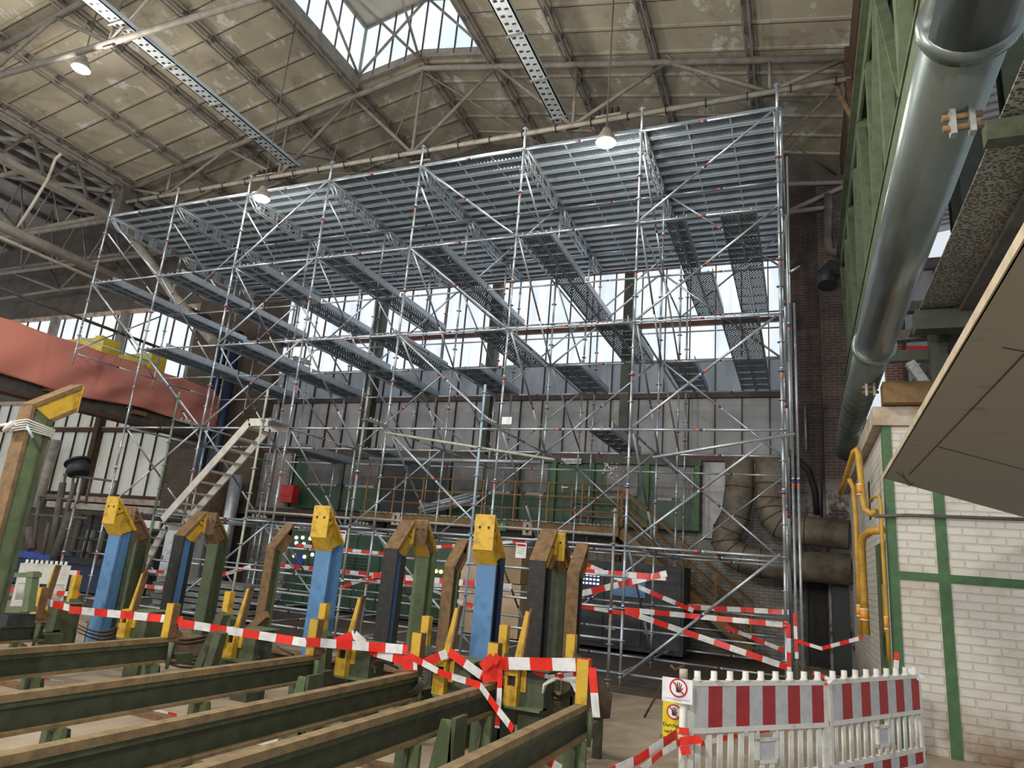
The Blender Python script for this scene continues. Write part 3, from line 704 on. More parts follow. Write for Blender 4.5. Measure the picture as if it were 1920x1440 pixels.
# ================================================================== FAR SIDE OFFICES, PLATFORM, DUCTS
of = empty('office_front', 'green steel and glass office front behind the scaffold on the raised level', 'office')
def opane(x0, x1, z0, z1, mat, nm, y=6.55, d=.08):
    MB().box((x0, y, z0), (x1, y+d, z1), mat).build(nm, of)
opane(-15.2, -2.15, 2.95, 4.72, 'office_green', 'green_panel', 6.6, .1)
opane(-15.3, -2.1, 4.6, 4.78, 'post_green', 'top_frame', 6.5, .2)
for (x0, x1) in ((-14.6, -13.3), (-13.15, -11.9), (-9.3, -8.3), (-8.15, -7.3), (-7.0, -6.3), (-4.6, -3.75), (-3.3, -2.75), (-2.7, -2.3)):
    opane(x0, x1, 3.75, 4.55, 'glass_dark', 'office_window', 6.56, .05)
    opane(x0+.08, x1-.1, 3.68, 4.3, 'glass_grey' if x0 > -8.2 or x0 < -12 else 'glass_dark', 'paper_blind', 6.57, .04)
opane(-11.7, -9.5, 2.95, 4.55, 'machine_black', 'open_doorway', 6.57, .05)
for x in (-15.2, -13.22, -11.8, -9.4, -7.2, -6.1, -5.0, -3.5, -2.2): opane(x-.06, x+.06, 2.95, 4.6, 'green_bright' if x > -7 else 'post_green', 'post', 6.5, .1)
# door with handle
opane(-5.95, -5.1, 2.98, 4.45, 'office_green', 'office_door', 6.53, .05)
b = MB(); b.box((-5.85, 6.49, 3.75), (-5.78, 6.53, 4.0), 'railing_brown'); b.box((-5.85, 6.47, 3.9), (-5.65, 6.5, 3.93), 'sign_white'); b.build('door_handle', of)
# shredded foil on the glass
b = MB()
for k in range(26):
    p = at(1128+random.random()*30+k*.2, 868+random.random()*30, 'y', 6.5); a = random.random()*3
    s_ = .03+random.random()*.06
    b.poly([p, p+V((math.cos(a)*s_, 0, math.sin(a)*s_)), p+V((math.cos(a+1.2)*s_*.6, -.004, math.sin(a+1.2)*s_*.6)), p+V((0, -.006, .01))], [(0, 1, 2), (0, 2, 3)], 'sign_white')
b.build('torn_foil', of)
sg = tag(MB().box(tuple(at(1052, 869, 'y', 6.48)), tuple(at(1090, 860, 'y', 6.46)), 'cabinet_white').build('break_room_sign'), 'small light sign reading Pausenraum on the green office front', 'sign')
text('Pausenraum', .13, 'ink', (at(1071, 864.5, 'y', 6.455)), (1, 0, 0), (0, 0, 1), parent=sg)
# white/green wall band left of the ducts
wbox('wall_back', -2.1, -1.35, 2.8, 4.75, 'board_grey', 6.85, 6.98)
# raised platform, beams and railing
pf = empty('platform', 'brown steel platform with beam edge in front of the green offices', 'platform')
MB().box((-11.6, 5.45, 2.62), (-3.95, 6.55, 2.86), 'beam_brown').build('edge_beam', pf)
MB().box((-11.6, 5.40, 2.86), (-3.95, 6.55, 2.90), 'grating').build('floor_grating', pf)
b = MB()
for x in (-11.4, -8.2, -6.4, -4.2): MB().box((x-.1, 6.3, 0), (x+.1, 6.5, 2.62), 'rust_dark').build('support_column', pf)
MB().box((-16.8, 6.0, 2.62), (-11.6, 6.75, 2.86), 'rust_dark').build('rear_beam', pf)
rl = empty('railing', 'rusty brown tube railing along the platform edge', 'railing')
for z in (3.9, 3.55, 3.2): MB().tube([(-11.5, 5.5, z), (-4.0, 5.5, z)], .022, 'railing_brown').build('rail', rl)
for k in range(9): MB().box((-11.5+k*.937-.02, 5.48, 2.88), (-11.5+k*.937+.02, 5.52, 3.9), 'railing_brown').build('baluster', rl)
for z in (3.85, 3.5, 3.15): MB().tube([(-5.5, 6.4, z), (-4.1, 6.4, z)], .02, 'railing_brown').build('rail', rl)
for x in (-5.5, -4.1): MB().box((x-.02, 6.38, 2.88), (x+.02, 6.42, 3.85), 'railing_brown').build('baluster', rl)
# down stairs to the right
st = empty('steel_stair', 'brown steel stair going down to the right from the platform', 'stair', loc=(-3.95, 5.6, 2.75))
e = V((3.1, 0, -2.45))
for y in (0, .8):
    MB().bar((0, y, 0), e+V((0, y, 0)), .03, .24, 'beam_brown').build('stringer', st)
    for dz in (1.05, .7, .4): MB().tube([(0, y, dz), e+V((0, y, dz))], .02, 'railing_brown').build('hand_rail' if dz > 1 else 'guard_rail', st)
    for k in range(5): q = e*(k/4); MB().tube([q+V((0, y, .05)), q+V((0, y, 1.05))], .02, 'railing_brown').build('baluster', st)
for k in range(1, 13): q = e*(k/13); MB().box((q.x-.13, 0, q.z-.02), (q.x+.13, .8, q.z+.02), 'grating').build('tread', st)
# ducts
def duct(lab, pts, r, yoff=0):
    t = empty('insulated_duct', lab, 'duct', 'thick old ducts at the end wall', loc=pts[0])
    P = [V(p)-V(pts[0]) for p in pts]
    b = MB(); b.tube(P, r, 'duct', 20); b.build('duct_run', t)
    for i in range(1, len(P)-1):
        d = (P[i+1]-P[i-1]).normalized(); MB().tube([P[i]-d*.012, P[i]+d*.012], r+.008, 'rust_dark', 20).build('seam_band', t)
def bend(p0, p1, p2, n=4):
    p0, p1, p2 = V(p0), V(p1), V(p2); return [(p0*(1-t_)**2+p1*2*t_*(1-t_)+p2*t_*t_) for t_ in [k/n for k in range(n+1)]]
x1, x2 = -1.12, -.42
duct('left thick dirty duct dropping from the window ledge and bending right, the lower run', [(x1, 5.95, 4.7), (x1, 5.95, 4.0)]+bend((x1-.1, 5.95, 3.3), (x1-.75, 5.9, 2.35), (x1+.5, 5.85, 2.25), 5)+[(1.24, 5.7, 2.25)], .34)
duct('right thick dirty duct dropping from the window ledge and bending right, the upper run', [(x2, 5.9, 4.7), (x2, 5.9, 4.1), ]+bend((x2, 5.9, 3.75), (x2-.1, 5.8, 3.05), (x2+.75, 5.8, 3.05), 5)+[(1.24, 5.7, 3.0)], .33)
# dark small pipes on the brick pier
def pipe3(nm, lab, pts, r, mat, cat='pipe', n=12): return tag(MB().tube(pts, r, mat, n).build(nm), lab, cat)
pipe3('wall_pipe', 'dark vertical pipe with elbow high on the dark brick pier', [at(1552, 365, 'y', 6.2), at(1552, 450, 'y', 6.2), at(1556, 470, 'y', 6.2), at(1578, 478, 'y', 6.2)], .1, 'truss_dark')
pipe3('exhaust_elbow', 'black round exhaust elbow on the dark brick pier', [at(1590, 505, 'y', 6.2), at(1560, 503, 'y', 6.2), at(1548, 515, 'y', 6.1), at(1550, 535, 'y', 6.0)], .22, 'machine_black')
pipe3('conduit', 'thin grey conduit on the dark brick pier', [at(1510, 762, 'y', 6.81), at(1512, 845, 'y', 6.81)], .035, 'galvanised_old')
pipe3('conduit', 'thin dark conduit beside the grey one on the brick pier', [at(1550, 765, 'y', 6.25), at(1541, 765, 'y', 6.25), at(1541, 975, 'y', 6.25)], .03, 'black')
pipe3('black_cable', 'thick black cable curving down the white-flecked brick', [at(1487, 856, 'y', 6.78), at(1515, 880, 'y', 6.78), at(1528, 920, 'y', 6.78), at(1532, 965, 'y', 6.78)], .07, 'black')
for (p, q, lab) in (((1475, 345), (1580, 342), 'pale horizontal pipe at the head of the dark brick pier'), ((1478, 398), (1560, 388), 'thin horizontal pipe below the pale one on the brick pier'), ((1475, 398), (1580, 350), 'slanting pipe at the head of the brick pier')):
    pipe3('head_pipe', lab, [at(*p, 'y', 6.2), at(*q, 'y', 6.2)], .06, 'truss_paint')
o = MB().box((.35, 6.79, .05), (.78, 6.84, 2.1), 'ink').build('doorway_shade'); struct(o); MB().box((.27, 6.74, .05), (.35, 6.84, 2.2), 'post_green').build('jamb', o)  # flat black panel stands in for the shade inside a doorway
tag(MB().box((.85, 6.0, .02), (1.2, 6.28, 2.1), 'machine_black').build('dark_locker'), 'black upright locker in the dark corner below the ducts', 'locker')
# electrical cabinets
def cabinet(x0, x1, y0, z1, nm, lab, mat, cat='cabinet', doors=3):
    t = empty(nm, lab, cat, loc=((x0+x1)/2, y0, 0)); w = x1-x0
    MB().box((-w/2, 0, .05), (w/2, .5, z1), mat).build('body', t)
    for k in range(doors):
        a = -w/2+w*k/doors
        d = MB().box((a+.02, -.025, .12), (a+w/doors-.02, 0, z1-.06), mat).build('door', t)
        MB().box((a+.06, -.045, z1*.5), (a+.09, -.025, z1*.5+.12), 'black').build('handle', d)
    return t
cb = cabinet(-14.2, -8.4, 5.75, 2.25, 'switch_cabinet', 'long dark green switch cabinet row with small round lamps behind the scaffold', 'office_green', doors=7)
for (px, py, mm) in [(556, 1008, 'cabinet_led'), (568, 1008, 'cabinet_led'), (582, 1010, 'cabinet_led'), (556, 1018, 'cabinet_led'), (570, 1020, 'cabinet_led'), (552, 1042, 'cabinet_led'), (571, 1044, 'cabinet_led'), (586, 1040, 'cabinet_led'), (792, 1058, 'cabinet_led'), (794, 1066, 'cabinet_led'), (818, 1071, 'led_yellow'), (827, 1072, 'led_yellow')]:
    p = at(px, py, 'y', 5.72)-cb.location; MB().tube([p, p+V((0, -.03, 0))], .05, mm, 10).build('signal_lamp', cb)
p = at(560, 1051, 'y', 5.71)-cb.location; MB().box(p-V((.16, .01, .16)), p+V((.16, .0, .16)), 'bright_blue').build('blue_sign_plate', cb)
b = MB()
for r_ in range(4):
    for k in range(8): p = at(652, 1046+r_*6, 'y', 5.72)-cb.location+V((k*.09, 0, 0)); b.box(p-V((.03, .01, .02)), p+V((.03, .012, .02)), 'black')
    b.build('switch_row', cb); b = MB()
# plywood box and board
t = empty('wooden_box', 'tall beige wooden crate panel standing behind the scaffold beside the bent posts', 'crate', loc=(-6.5, 4.4, 0))
MB().box((-1.15, 0, .05), (-.55, .1, 2.2), 'carton').build('board', t); MB().box((-.55, 0, 1.3), (.45, .7, 2.15), 'plywood').build('upper_box', t); MB().box((-.6, -.05, .05), (.5, .7, 1.28), 'carton').build('lower_box', t)
# black machine
t = empty('compressor_cabinet', 'black machine cabinet with blue lit display behind the right scaffold bays', 'machine', loc=(-3.6, 4.6, 0))
MB().box((-1.3, 0, .1), (1.4, 1.0, 2.0), 'machine_black').build('housing', t)
for k in range(3):
    d = MB().box((-1.25+k*.88, -.03, .2), (-.42+k*.88, 0, 1.9), 'machine_black').build('door', t)
    MB().box((-1.2+k*.88, -.07, .95), (-.98+k*.88, -.03, 1.03), 'galvanised').build('handle', d); MB().box((-1.2+k*.88, -.07, .5), (-.98+k*.88, -.03, .58), 'galvanised').build('handle', d)
b = MB(); 
for r_ in range(3):
    for k in range(5): b.box((-.95+k*.09, -.05, 1.45+r_*.09), (-.90+k*.09, -.03, 1.49+r_*.09), 'led_blue')
b.build('display', t)
MB().box((-.2, -.06, 1.25), (.55, -.03, 1.75), 'blue_paint').build('blue_panel', t); MB().box((-1.0, -.06, 1.75), (-.75, -.03, 1.9), 'sign_yellow').build('yellow_label', t)
# white cabinet + grey cabinet on left
cabinet(-17.6, -16.7, 4.2, 2.05, 'white_cabinet', 'white upright cabinet beside the lower stair flight', 'cabinet_white', doors=1)
cabinet(-16.65, -15.9, 4.1, 2.0, 'grey_cabinet', 'dark grey upright cabinet right of the white cabinet', 'cabinet_grey', doors=1)
# red box and ladder, tank, blue pipes on left
tag(MB().box((-15.1, 6.0, 3.05), (-14.6, 6.3, 3.6), 'fire_red').build('red_box'), 'small red box on the raised level left of the green offices', 'box')
t = empty('ladder', 'narrow dark ladder leaning left of the red box', 'ladder', loc=(-16.2, 6.3, 0))
for x in (0, .45): MB().tube([(x, 0, .1), (x, 0, 4.6)], .02, 'truss_dark').build('rail', t)
for k in range(14): MB().tube([(0, 0, .4+k*.3), (.45, 0, .4+k*.3)], .012, 'truss_dark').build('rung', t)
MB2 = MB().tube([(-16.6, 5.6, 0.02), (-16.6, 5.6, 3.8)], .20, 'galvanised', 16); tag(MB2.build('flue_pipe'), 'upright shiny metal flue pipe behind the stair', 'pipe')
tag(MB().tube([(-17.6, 5.6, 0.02), (-17.6, 5.6, 3.6), (-17.6, 5.6, 3.9)], [.75, .75, .5], 'rust_dark', 20).build('brown_tank'), 'brown rusty cylindrical tank behind the stair', 'tank')
for k, x in enumerate((-18.9, -18.3)):
    tag(MB().tube([(x, 6.2, 0.02), (x, 6.2, 9.0)], .17, 'navy', 12).build('downpipe'), 'dark blue upright pipe on the brown brick pier, %s one' % ('left', 'right')[k], 'pipe')
# pile of tubes on the platform
t = empty('tube_pile', 'heap of short scaffold tubes lying on the raised platform', 'pile of tubes', loc=(-9.2, 5.9, 2.93))
for k in range(16):
    a = .25+random.random()*.25; y = (k % 4)*.07; z = .03+(k//4)*.055; x0 = -.7+random.random()*.3
    MB().tube([(x0, y-.3*a, z), (x0+1.5, y+.2*a, z+.42+.05*random.random())], .028, 'lip_steel', 6).build('tube', t)

# pipe with open end under second level
pipe3('short_duct', 'short open grey pipe at the windows behind the scaffold', [at(553, 672, 'y', 6.2), at(578, 680, 'y', 6.0)], .09, 'insulated')
# signs hung on scaffold/platform: emergency arrows
for (px, py, lab) in ((742, 973, 'left one of two cream arrow tags on the platform beam'), (989, 991, 'right one of two cream arrow tags on the platform beam')):
    p = at(px, py, 'y', 5.38); t = tag(MB().box(p-V((.13, .01, .17)), p+V((.13, 0, .17)), 'concrete_edge').build('arrow_tag'), lab, 'sign', 'cream arrow tags')
    b = MB(); b.box(p-V((.02, .014, .08)), p+V((.02, -.011, .0))+V((0, -.024, .1)), 'ink'); b.prism([(-.06, -.06), (.06, -.06), (0, -.13)], lambda u, v_, d: (p.x+u, p.y-d, p.z+v_), .011, .016, 'ink'); b.build('arrow', t)
p = at(936, 987, 'y', 5.38); t = tag(MB().box(p-V((.2, .01, .11)), p+V((.2, 0, .11)), 'sign_green').build('exit_sign'), 'green emergency exit sign on the platform beam', 'sign')
b = MB(); b.box(p+V((-.12, -.016, -.06)), p+V((-.09, -.011, .06)), 'sign_white'); b.prism([(-.16, -.02), (-.05, -.02), (-.105, -.09)], lambda u, v_, d: (p.x+u, p.y-d, p.z+v_), .011, .016, 'sign_white')
b.tube([p+V((.08, -.015, .06)), p+V((.08, -.02, .06))], .02, 'sign_white'); b.bar(p+V((.08, -.014, .04)), p+V((.05, -.014, -.02)), .02, .006, 'sign_white'); b.bar(p+V((.05, -.014, -.02)), p+V((.1, -.014, -.07)), .015, .006, 'sign_white'); b.bar(p+V((.02, -.014, .02)), p+V((.12, -.014, .0)), .012, .006, 'sign_white'); b.build('running_figure', t)
for (px, py, lab) in ((977, 1032, 'white paper notice with red heading on the scaffold, right one'), (789, 1018, 'white paper notice on the scaffold between the bent posts'), (640, 1007, 'white paper notice on the scaffold right of the yellow-headed blue post')):
    p = at(px, py, 'y', -.06); t = tag(MB().box(p-V((.10, .004, .13)), p+V((.10, 0, .13)), 'sign_white').build('paper_notice'), lab, 'sign', 'paper notices on the scaffold')
    b = MB(); b.box(p+V((-.08, -.006, .07)), p+V((.08, -.004, .11)), 'sign_red')
    for k in range(3): b.box(p+V((-.07, -.006, .03-k*.04)), p+V((.07-.02*k, -.004, .036-k*.04)), 'ink')
    b.build('printed_lines', t)

# ================================================================== LEFT: covered crane runway and machinery
TX = -18.8
t = empty('crane_runway', 'dark crane runway girder half covered by the red tarpaulin, left side', 'girder', loc=(TX-.3, 0, 0))
MB().box((-.25, -9, 5.0), (.25, 6.6, 5.12), 'rust_dark').build('bottom_flange', t); MB().box((-.03, -9, 5.12), (.03, 6.6, 6.6), 'truss_dark').build('web', t); MB().box((-.28, -9, 6.6), (.28, 6.6, 6.75), 'rust_dark').build('top_flange', t)
for k in range(6): MB().box((-.2, -8+k*2.8, 5.3), (.32, -7.6+k*2.8, 5.42), 'rust').build('bracket', t)
# tarp: folded sheet draped over the girder
def tarp():
    b = MB(); n, m_ = 90, 22; y0, y1 = -6.5, 6.62; pts = []
    for i in range(n+1):
        u = i/n; y = y0+(y1-y0)*u
        tz = 6.86-.04*abs(math.sin(u*math.pi*7)) ; bz = 5.25+.28*u+.06*math.sin(u*19)
        for j in range(m_+1):
            v_ = j/m_; z = tz+(bz-tz)*v_
            sw = .0
            for (cc, amp, wd) in ((.58, .22, .06), (.66, .15, .05), (.86, .16, .05), (.76, .1, .04), (.95, .12, .03)):
                sw += amp*math.exp(-((u-cc-.05*math.sin(v_*3.0)-.04*(v_-.5))/wd)**2)*math.sin(v_*math.pi)*math.sin(v_*9+u*40)*.6
            pts.append((TX+.12*math.sin(v_*2.8)+.04*math.sin(u*55+v_*5)*v_+sw*.5, y, z))
    f = [(i*(m_+1)+j, (i+1)*(m_+1)+j, (i+1)*(m_+1)+j+1, i*(m_+1)+j+1) for i in range(n) for j in range(m_)]
    b.poly(pts, f, 'tarp', True)
    # top fold
    k0 = len(b.v); tp = [(TX+.0, y0+(y1-y0)*i/n, 6.86-.04*abs(math.sin(i/n*math.pi*7))) for i in range(n+1)]+[(TX-.7, y0+(y1-y0)*i/n, 6.88) for i in range(n+1)]
    b.poly(tp, [(i, i+1, n+2+i, n+1+i) for i in range(n)], 'tarp', True)
    o = b.build('tarpaulin'); so = o.modifiers.new('s', 'SOLIDIFY'); so.thickness = .01
    tag(o, 'long red tarpaulin draped over the crane runway on the left', 'tarpaulin')
tarp()
t = empty('crane_trolley', 'yellow crane girder boxes showing above the red tarpaulin', 'crane', loc=(-20.1, 3, 7.0))
def cbox(xl, yl, xm, ym, xr, yr, nm):
    m_ = at(xm, ym, 'x', -19.5); l_ = at(xl, yl, 'y', m_.y); r_ = at(xr, yr, 'x', -19.5); MB().box((l_.x+20.1, m_.y-3, -.12), (.6, max(r_.y, m_.y+.6)-3, m_.z-7.0), 'yellow_crane').build(nm, t)
cbox(122, 640, 196, 632, 221, 648, 'left_box'); cbox(216, 669, 286, 662, 307, 678, 'right_box')
a = at(193, 628, 'x', -19.55); MB().box((.2, a.y-2.98, a.z-7.2), (.5, a.y-2.8, a.z-7.0), 'yellow_crane').build('top_lug', t)
# left wall column pipes and stand with machine parts
for k, (p, q) in enumerate((((90, 825), (54, 952)), ((106, 825), (70, 952)))):
    pipe3('wall_column_pipe', 'pale upright pipe at the far left windows, %s' % ('left', 'right')[k], [at(*p, 'y', 6.3), at(*q, 'y', 6.3)], .17, 'insulated')
t = empty('control_stand', 'black round-lidded unit on a tall steel stand in front of the left windows', 'machine', loc=at(150, 1000, 'y', 1.5))
def LL(px, py, y=1.5): return at(px, py, 'y', y)-t.location
MB().tube([LL(146, 869), LL(147.5, 889)], .27, 'machine_black', 20).build('drum_unit', t); MB().tube([LL(145, 866), LL(145.5, 869)], .33, 'machine_black', 20).build('lid', t)
b = MB()
for (p, q) in (((120, 890), (218, 903)), ((218, 903), (208, 940)), ((122, 893), (115, 945)), ((138, 893), (130, 950)), ((155, 895), (145, 945)), ((170, 897), (160, 945))): b.tube([LL(*p), LL(*q)], .035, 'truss_dark', 6)
b.build('stand_frame', t)
b = MB()
for (p, q, r) in (((140, 905), (118, 985), .06), ((118, 905), (95, 1040), .09), ((132, 960), (100, 1050), .11), ((75, 930), (62, 1030), .05), ((78, 930), (160, 940), .03), ((60, 965), (165, 972), .04), ((55, 990), (60, 1030), .12), ((92, 980), (80, 1040), .05)): b.tube([LL(*p), LL(*q)], r, 'truss_dark', 8)
b.build('pipework', t)
t = empty('pump_rack', 'dark cluttered pipe and valve rack below the left windows', 'machine', loc=(-20.5, 5, 0))
for k in range(14):
    x = -2.8+k*.42; MB().tube([(x, .2*(k % 3), .3), (x+.05, .2*(k % 3), 1.7+.5*(k % 2))], .05+.05*(k % 3), ['duct', 'truss_dark', 'insulated', 'machine_black', 'duct'][k % 5], 10).build('riser', t)
for k in range(4): MB().tube([(-3, .1*k, .5+k*.45), (3.2, .1*k, .5+k*.45)], .04, 'truss_dark', 8).build('header', t)
MB().box((-3.2, .8, .02), (3.2, 1.2, 2.2), 'machine_black').build('back_panel', t)
MB().box((-3.4, -.4, 2.35), (3.3, .6, 2.55), 'insulated').build('top_beam', t)
t = empty('blue_skip', 'dark machine bed with bright blue top edge behind the white barrier, far left', 'machine', loc=at(28, 1040, 'y', 2.2)*1.0)
z_ = t.location.z; MB().box((-1.0, 0, .05-z_), (4.6, .8, -.05), 'navy').build('bed', t); MB().box((-1.0, -.1, -.05), (2.0, .5, .12), 'bright_blue').build('blue_top', t); MB().box((2.2, -.1, -.05), (4.6, .6, .1), 'machine_black').build('cover', t)
# pallet stacks between posts on left
t = empty('board_stack', 'low stack of grey boards and frames on the floor under the left scaffold bays', 'stack', loc=(-12.3, 1.2, 0))
for k in range(6): MB().box((-1.6+.1*(k % 2), -.4, .05+k*.13), (1.3-.1*(k % 3), .5, .15+k*.13), 'galvanised_old' if k % 2 else 'cabinet_grey').build('board', t)
# bent tube rails
t = empty('guard_rail', 'bent shiny tube rails on the floor under the second scaffold bay', 'rail', loc=(-10.4, .9, 0))
for z in (.75, .45): MB().tube([(-.9, 0, .02), (-.85, 0, z-.12), (-.7, 0, z), (1.0, 0, z)], .03, 'galvanised').build('rail', t)

# ================================================================== RIGHT: brick hut, crane girder, pipe
HX, HY, HZt = 1.27, -1.63, 4.12
b = MB(); b.box((HX, HY, 0), (6, HY+.25, HZt-.2), 'brick_white'); struct(b.build('wall_hut_front'))
b = MB(); b.box((HX, HY+.25, 0), (HX+.25, 5.8, HZt-.2), 'brick_white'); struct(b.build('wall_hut_side'))
b = MB(); b.box((HX-.12, HY-.08, HZt-.2), (6, 5.8, HZt+.05), 'brick_cap'); struct(b.build('trim_30'))
fr = empty('hut_frame', kind='structure')
def hb(px, z0=0): return px
b = MB(); b.box((HX-.015, HY-.02, 0), (HX+.09, HY+.02, HZt-.2), 'green_bright'); b.box((HX-.02, HY-.01, 0), (HX, HY+.08, HZt-.2), 'green_bright'); b.build('corner_post', fr)
for x in (1.85, 3.4, 4.9): MB().box((x-.06, HY-.015, 0), (x+.06, HY+.02, HZt-.2), 'green_bright').build('frame_post', fr)
MB().box((HX+.1, HY-.012, 1.97), (6, HY+.02, 2.07), 'green_bright').build('frame_beam', fr)
d = MB(); d.box((HX-.03, -1.25, .0), (HX+.01, -.15, 2.45), 'green_light'); dd = struct(d.build('door_1')); MB().box((HX-.06, -.95, 1.0), (HX-.03, -.9, 1.25), 'black').build('door_handle', dd)
MB().box((HX-.04, -1.0, 1.3), (HX-.03, -.85, 1.9), 'pipe_yellow').build('label_strip', dd)
struct(MB().box((HX-.01, .6, 2.9), (HX+.01, .8, 3.5), 'black').build('trim_31'))
tag(MB().box((1.27, -1.9, HZt+.06), (5.5, -1.6, HZt+.34), 'beam_brown').build('steel_beam'), 'brown painted steel beam lying on top of the white brick hut', 'beam')
pipe3('wall_conduit', 'dark horizontal conduit across the white brick wall', [at(1640, 968, 'y', -1.72), at(1700, 966, 'y', -1.72), at(1925, 974, 'y', -1.72)], .022, 'truss_dark')
# yellow gas pipes
g1 = [at(x, y, 'y', yy) for x, y, yy in ((1576, 925, 1.2), (1583, 905, .8), (1601, 848, -1.2), (1607, 843, -1.25), (1610, 855, -1.3), (1617, 930, -1.3), (1622, 955, -1.35), (1634, 964, -1.4), (1645, 958, -1.45))]
pipe3('gas_pipe', 'yellow gas pipe with a hoop top at the corner of the white hut', g1, .042, 'pipe_yellow')
g2 = [at(x, y, 'y', yy) for x, y, yy in ((1592, 898, -1.0), (1600, 915, -1.0), (1604, 960, -1.0), (1608, 1050, -1.0), (1615, 1190, -1.0))]
pipe3('gas_pipe', 'thin upright yellow gas pipe, left one at the hut corner', g2, .032, 'pipe_yellow')
g3 = [at(x, y, 'y', yy) for x, y, yy in ((1655, 994, -1.6), (1632, 996, -1.4), (1618, 1006, -1.2), (1615, 1025, -1.1), (1620, 1120, -1.1), (1624, 1190, -1.1))]
pipe3('gas_pipe', 'thicker upright yellow gas pipe with orange label bands beside the hut door', g3, .05, 'pipe_yellow')
g4 = [at(x, y, 'y', yy) for x, y, yy in ((1632, 940, -1.5), (1636, 932, -1.55), (1648, 930, -1.7), (1651, 942, -1.7), (1654, 1010, -1.7), (1663, 1160, -1.7), (1667, 1240, -1.7))]
pipe3('gas_pipe', 'thin yellow pipe running down the green corner post of the hut', g4, .022, 'pipe_yellow')
for (px, py, yy, r) in ((1613, 918, -1.3, .046), (1611, 1145, -1.0, .036), (1621, 1152, -1.1, .054), (1662, 1168, -1.7, .026)):
    p = at(px, py, 'y', yy); t = tag(MB().tube([p-V((0, 0, .07)), p+V((0, 0, .07))], r, 'label_orange', 12).build('pipe_label'), 'orange and white label band round a yellow gas pipe at pixel height %s' % 'of the hut corner' if False else {1613: 'orange label band on the hooped yellow gas pipe', 1611: 'orange label band on the thin left yellow gas pipe', 1621: 'orange label band on the thicker yellow gas pipe', 1662: 'orange label band on the thin yellow corner pipe'}[px], 'label')
    b = MB()
    for s_ in (-1, 1): b.tube([p+V((0, 0, s_*.075)), p+V((0, 0, s_*.06))], r+.001, 'sign_white', 12)
    b.build('white_edge', t)
# crane runway on the right (green lattice girder)
g = empty('crane_girder', 'big green riveted crane girder running overhead on the right', 'girder', loc=(1.32, 0, 6.5))
GX, GZ0, GZ1 = 1.32, 6.5, 9.9
L = lambda x, y, z: (x-1.32, y, z-6.5)
MB().box(L(GX-.02, -9.5, GZ0), L(GX+.02, 6.0, GZ0+.32), 'green_girder').build('lower_chord_web', g)
MB().box(L(GX, -9.5, GZ0-.02), L(GX+.28, 6.0, GZ0+.01), 'rust_dark').build('lower_chord_flange', g)
MB().box(L(GX-.04, -9.5, GZ0+.28), L(GX+.2, 6.0, GZ0+.33), 'green_girder').build('lower_chord_flange', g)
MB().box(L(GX-.02, -9.5, GZ1-.35), L(GX+.02, 6.0, GZ1), 'green_girder').build('upper_chord_web', g)
MB().box(L(GX-.12, -9.5, GZ1-.04), L(GX+.2, 6.0, GZ1), 'green_girder').build('upper_chord_flange', g)
y = -9.2; k = 0
while y < 5.6:
    MB().box(L(GX-.02, y, GZ0+.3), L(GX+.12, y+.2, GZ1-.3), 'green_girder').build('upright', g)
    MB().bar(L(GX+.02, y+.1, GZ0+.3 if k % 2 else GZ1-.3), L(GX+.02, y+1.6, GZ1-.3 if k % 2 else GZ0+.3), .03, .13, 'green_girder', up=(1, 0, 0)).build('diagonal', g)
    y += 1.5; k += 1
MB().box(L(GX+.2, -9.5, GZ0+.3), L(GX+.24, 6.0, GZ1-.1), 'ink').build('shade_backing', g)  # ink-black sheet painting the deep shade between the girder members
# columns of the right row
for k, y in enumerate((6.4, 1.0, -4.4)):
    if k == 0: continue
    tag(MB().box((2.9, y-.2, 4.18), (3.3, y+.2, 9.8), 'post_green').build('crane_column'), ('far', 'middle', 'near')[k]+' dark green column of the right crane row above the hut', 'column')
t = empty('walkway_bracket', 'green bracket frame carrying the grating walkway on the right', 'bracket', loc=(2.3, -5.2, 6.2))
MB().box((-.45, -.08, -.45), (1.9, .08, -.25), 'green_paint').build('cross_arm', t)
# grating walkway
t = empty('grating_walkway', 'perforated steel walkway beside the green crane girder', 'walkway', loc=(2.2, 0, 6.0))
MB().box((-.22, -8.5, 0), (.28, 1.2, .02), 'grating').build('grating', t); MB().box((.28, -8.5, -.1), (.62, 5.5, .2), 'truss_dark').build('side_beam', t)
MB().box((-.3, -.5, -.35), (.9, -.2, -.05), 'post_green').build('cross_beam', t)
# big grey pipe
PR = .215; PX, PZ = 1.12, 4.72
t = empty('vent_pipe', 'thick grey galvanised pipe running overhead along the right side', 'pipe', loc=(PX, 0, PZ))
MB().tube([(0, -10.2, 0), (0, -8.05, 0)], PR*1.06, 'pipe_metal', 28).build('near_section', t)
MB().tube([(0, -8.05, 0), (0, -2.6, 0)], PR, 'pipe_metal', 28).build('pipe_run', t)
MB().tube([(0, -2.6, 0), (0, 2.0, 0), (0, 2.6, -.1), (0, 2.9, -.4)], PR*.97, 'pipe_metal', 28).build('far_section', t)
for y in (-8.12, -2.62): MB().tube([(0, y-.05, 0), (0, y-.02, 0), (0, y+.02, 0), (0, y+.05, 0)], [PR*1.05, PR*1.18, PR*1.18, PR*1.02], 'pipe_metal', 28).build('collar', t)
for y in (-7.65, -1.6):
    b = MB()
    for x in (-.035, .06): b.box((x, y-.03, -PR-.16), (x+.03, y+.03, -PR+.05), 'galvanised_old')
    b.build('clamp_lug', t); b = MB()
    for z in (-.04, -.11): b.tube([(-.07, y, -PR+z), (.13, y, -PR+z)], .02, 'rust', 6)
    b.build('clamp_bolt', t)
b = MB()
for k in range(9): y = -1.1+k*.4; b.tube([(0, y, 0), (0, y+.02, 0)], PR*.985, 'truss_dark', 28)
b.build('seam', t)
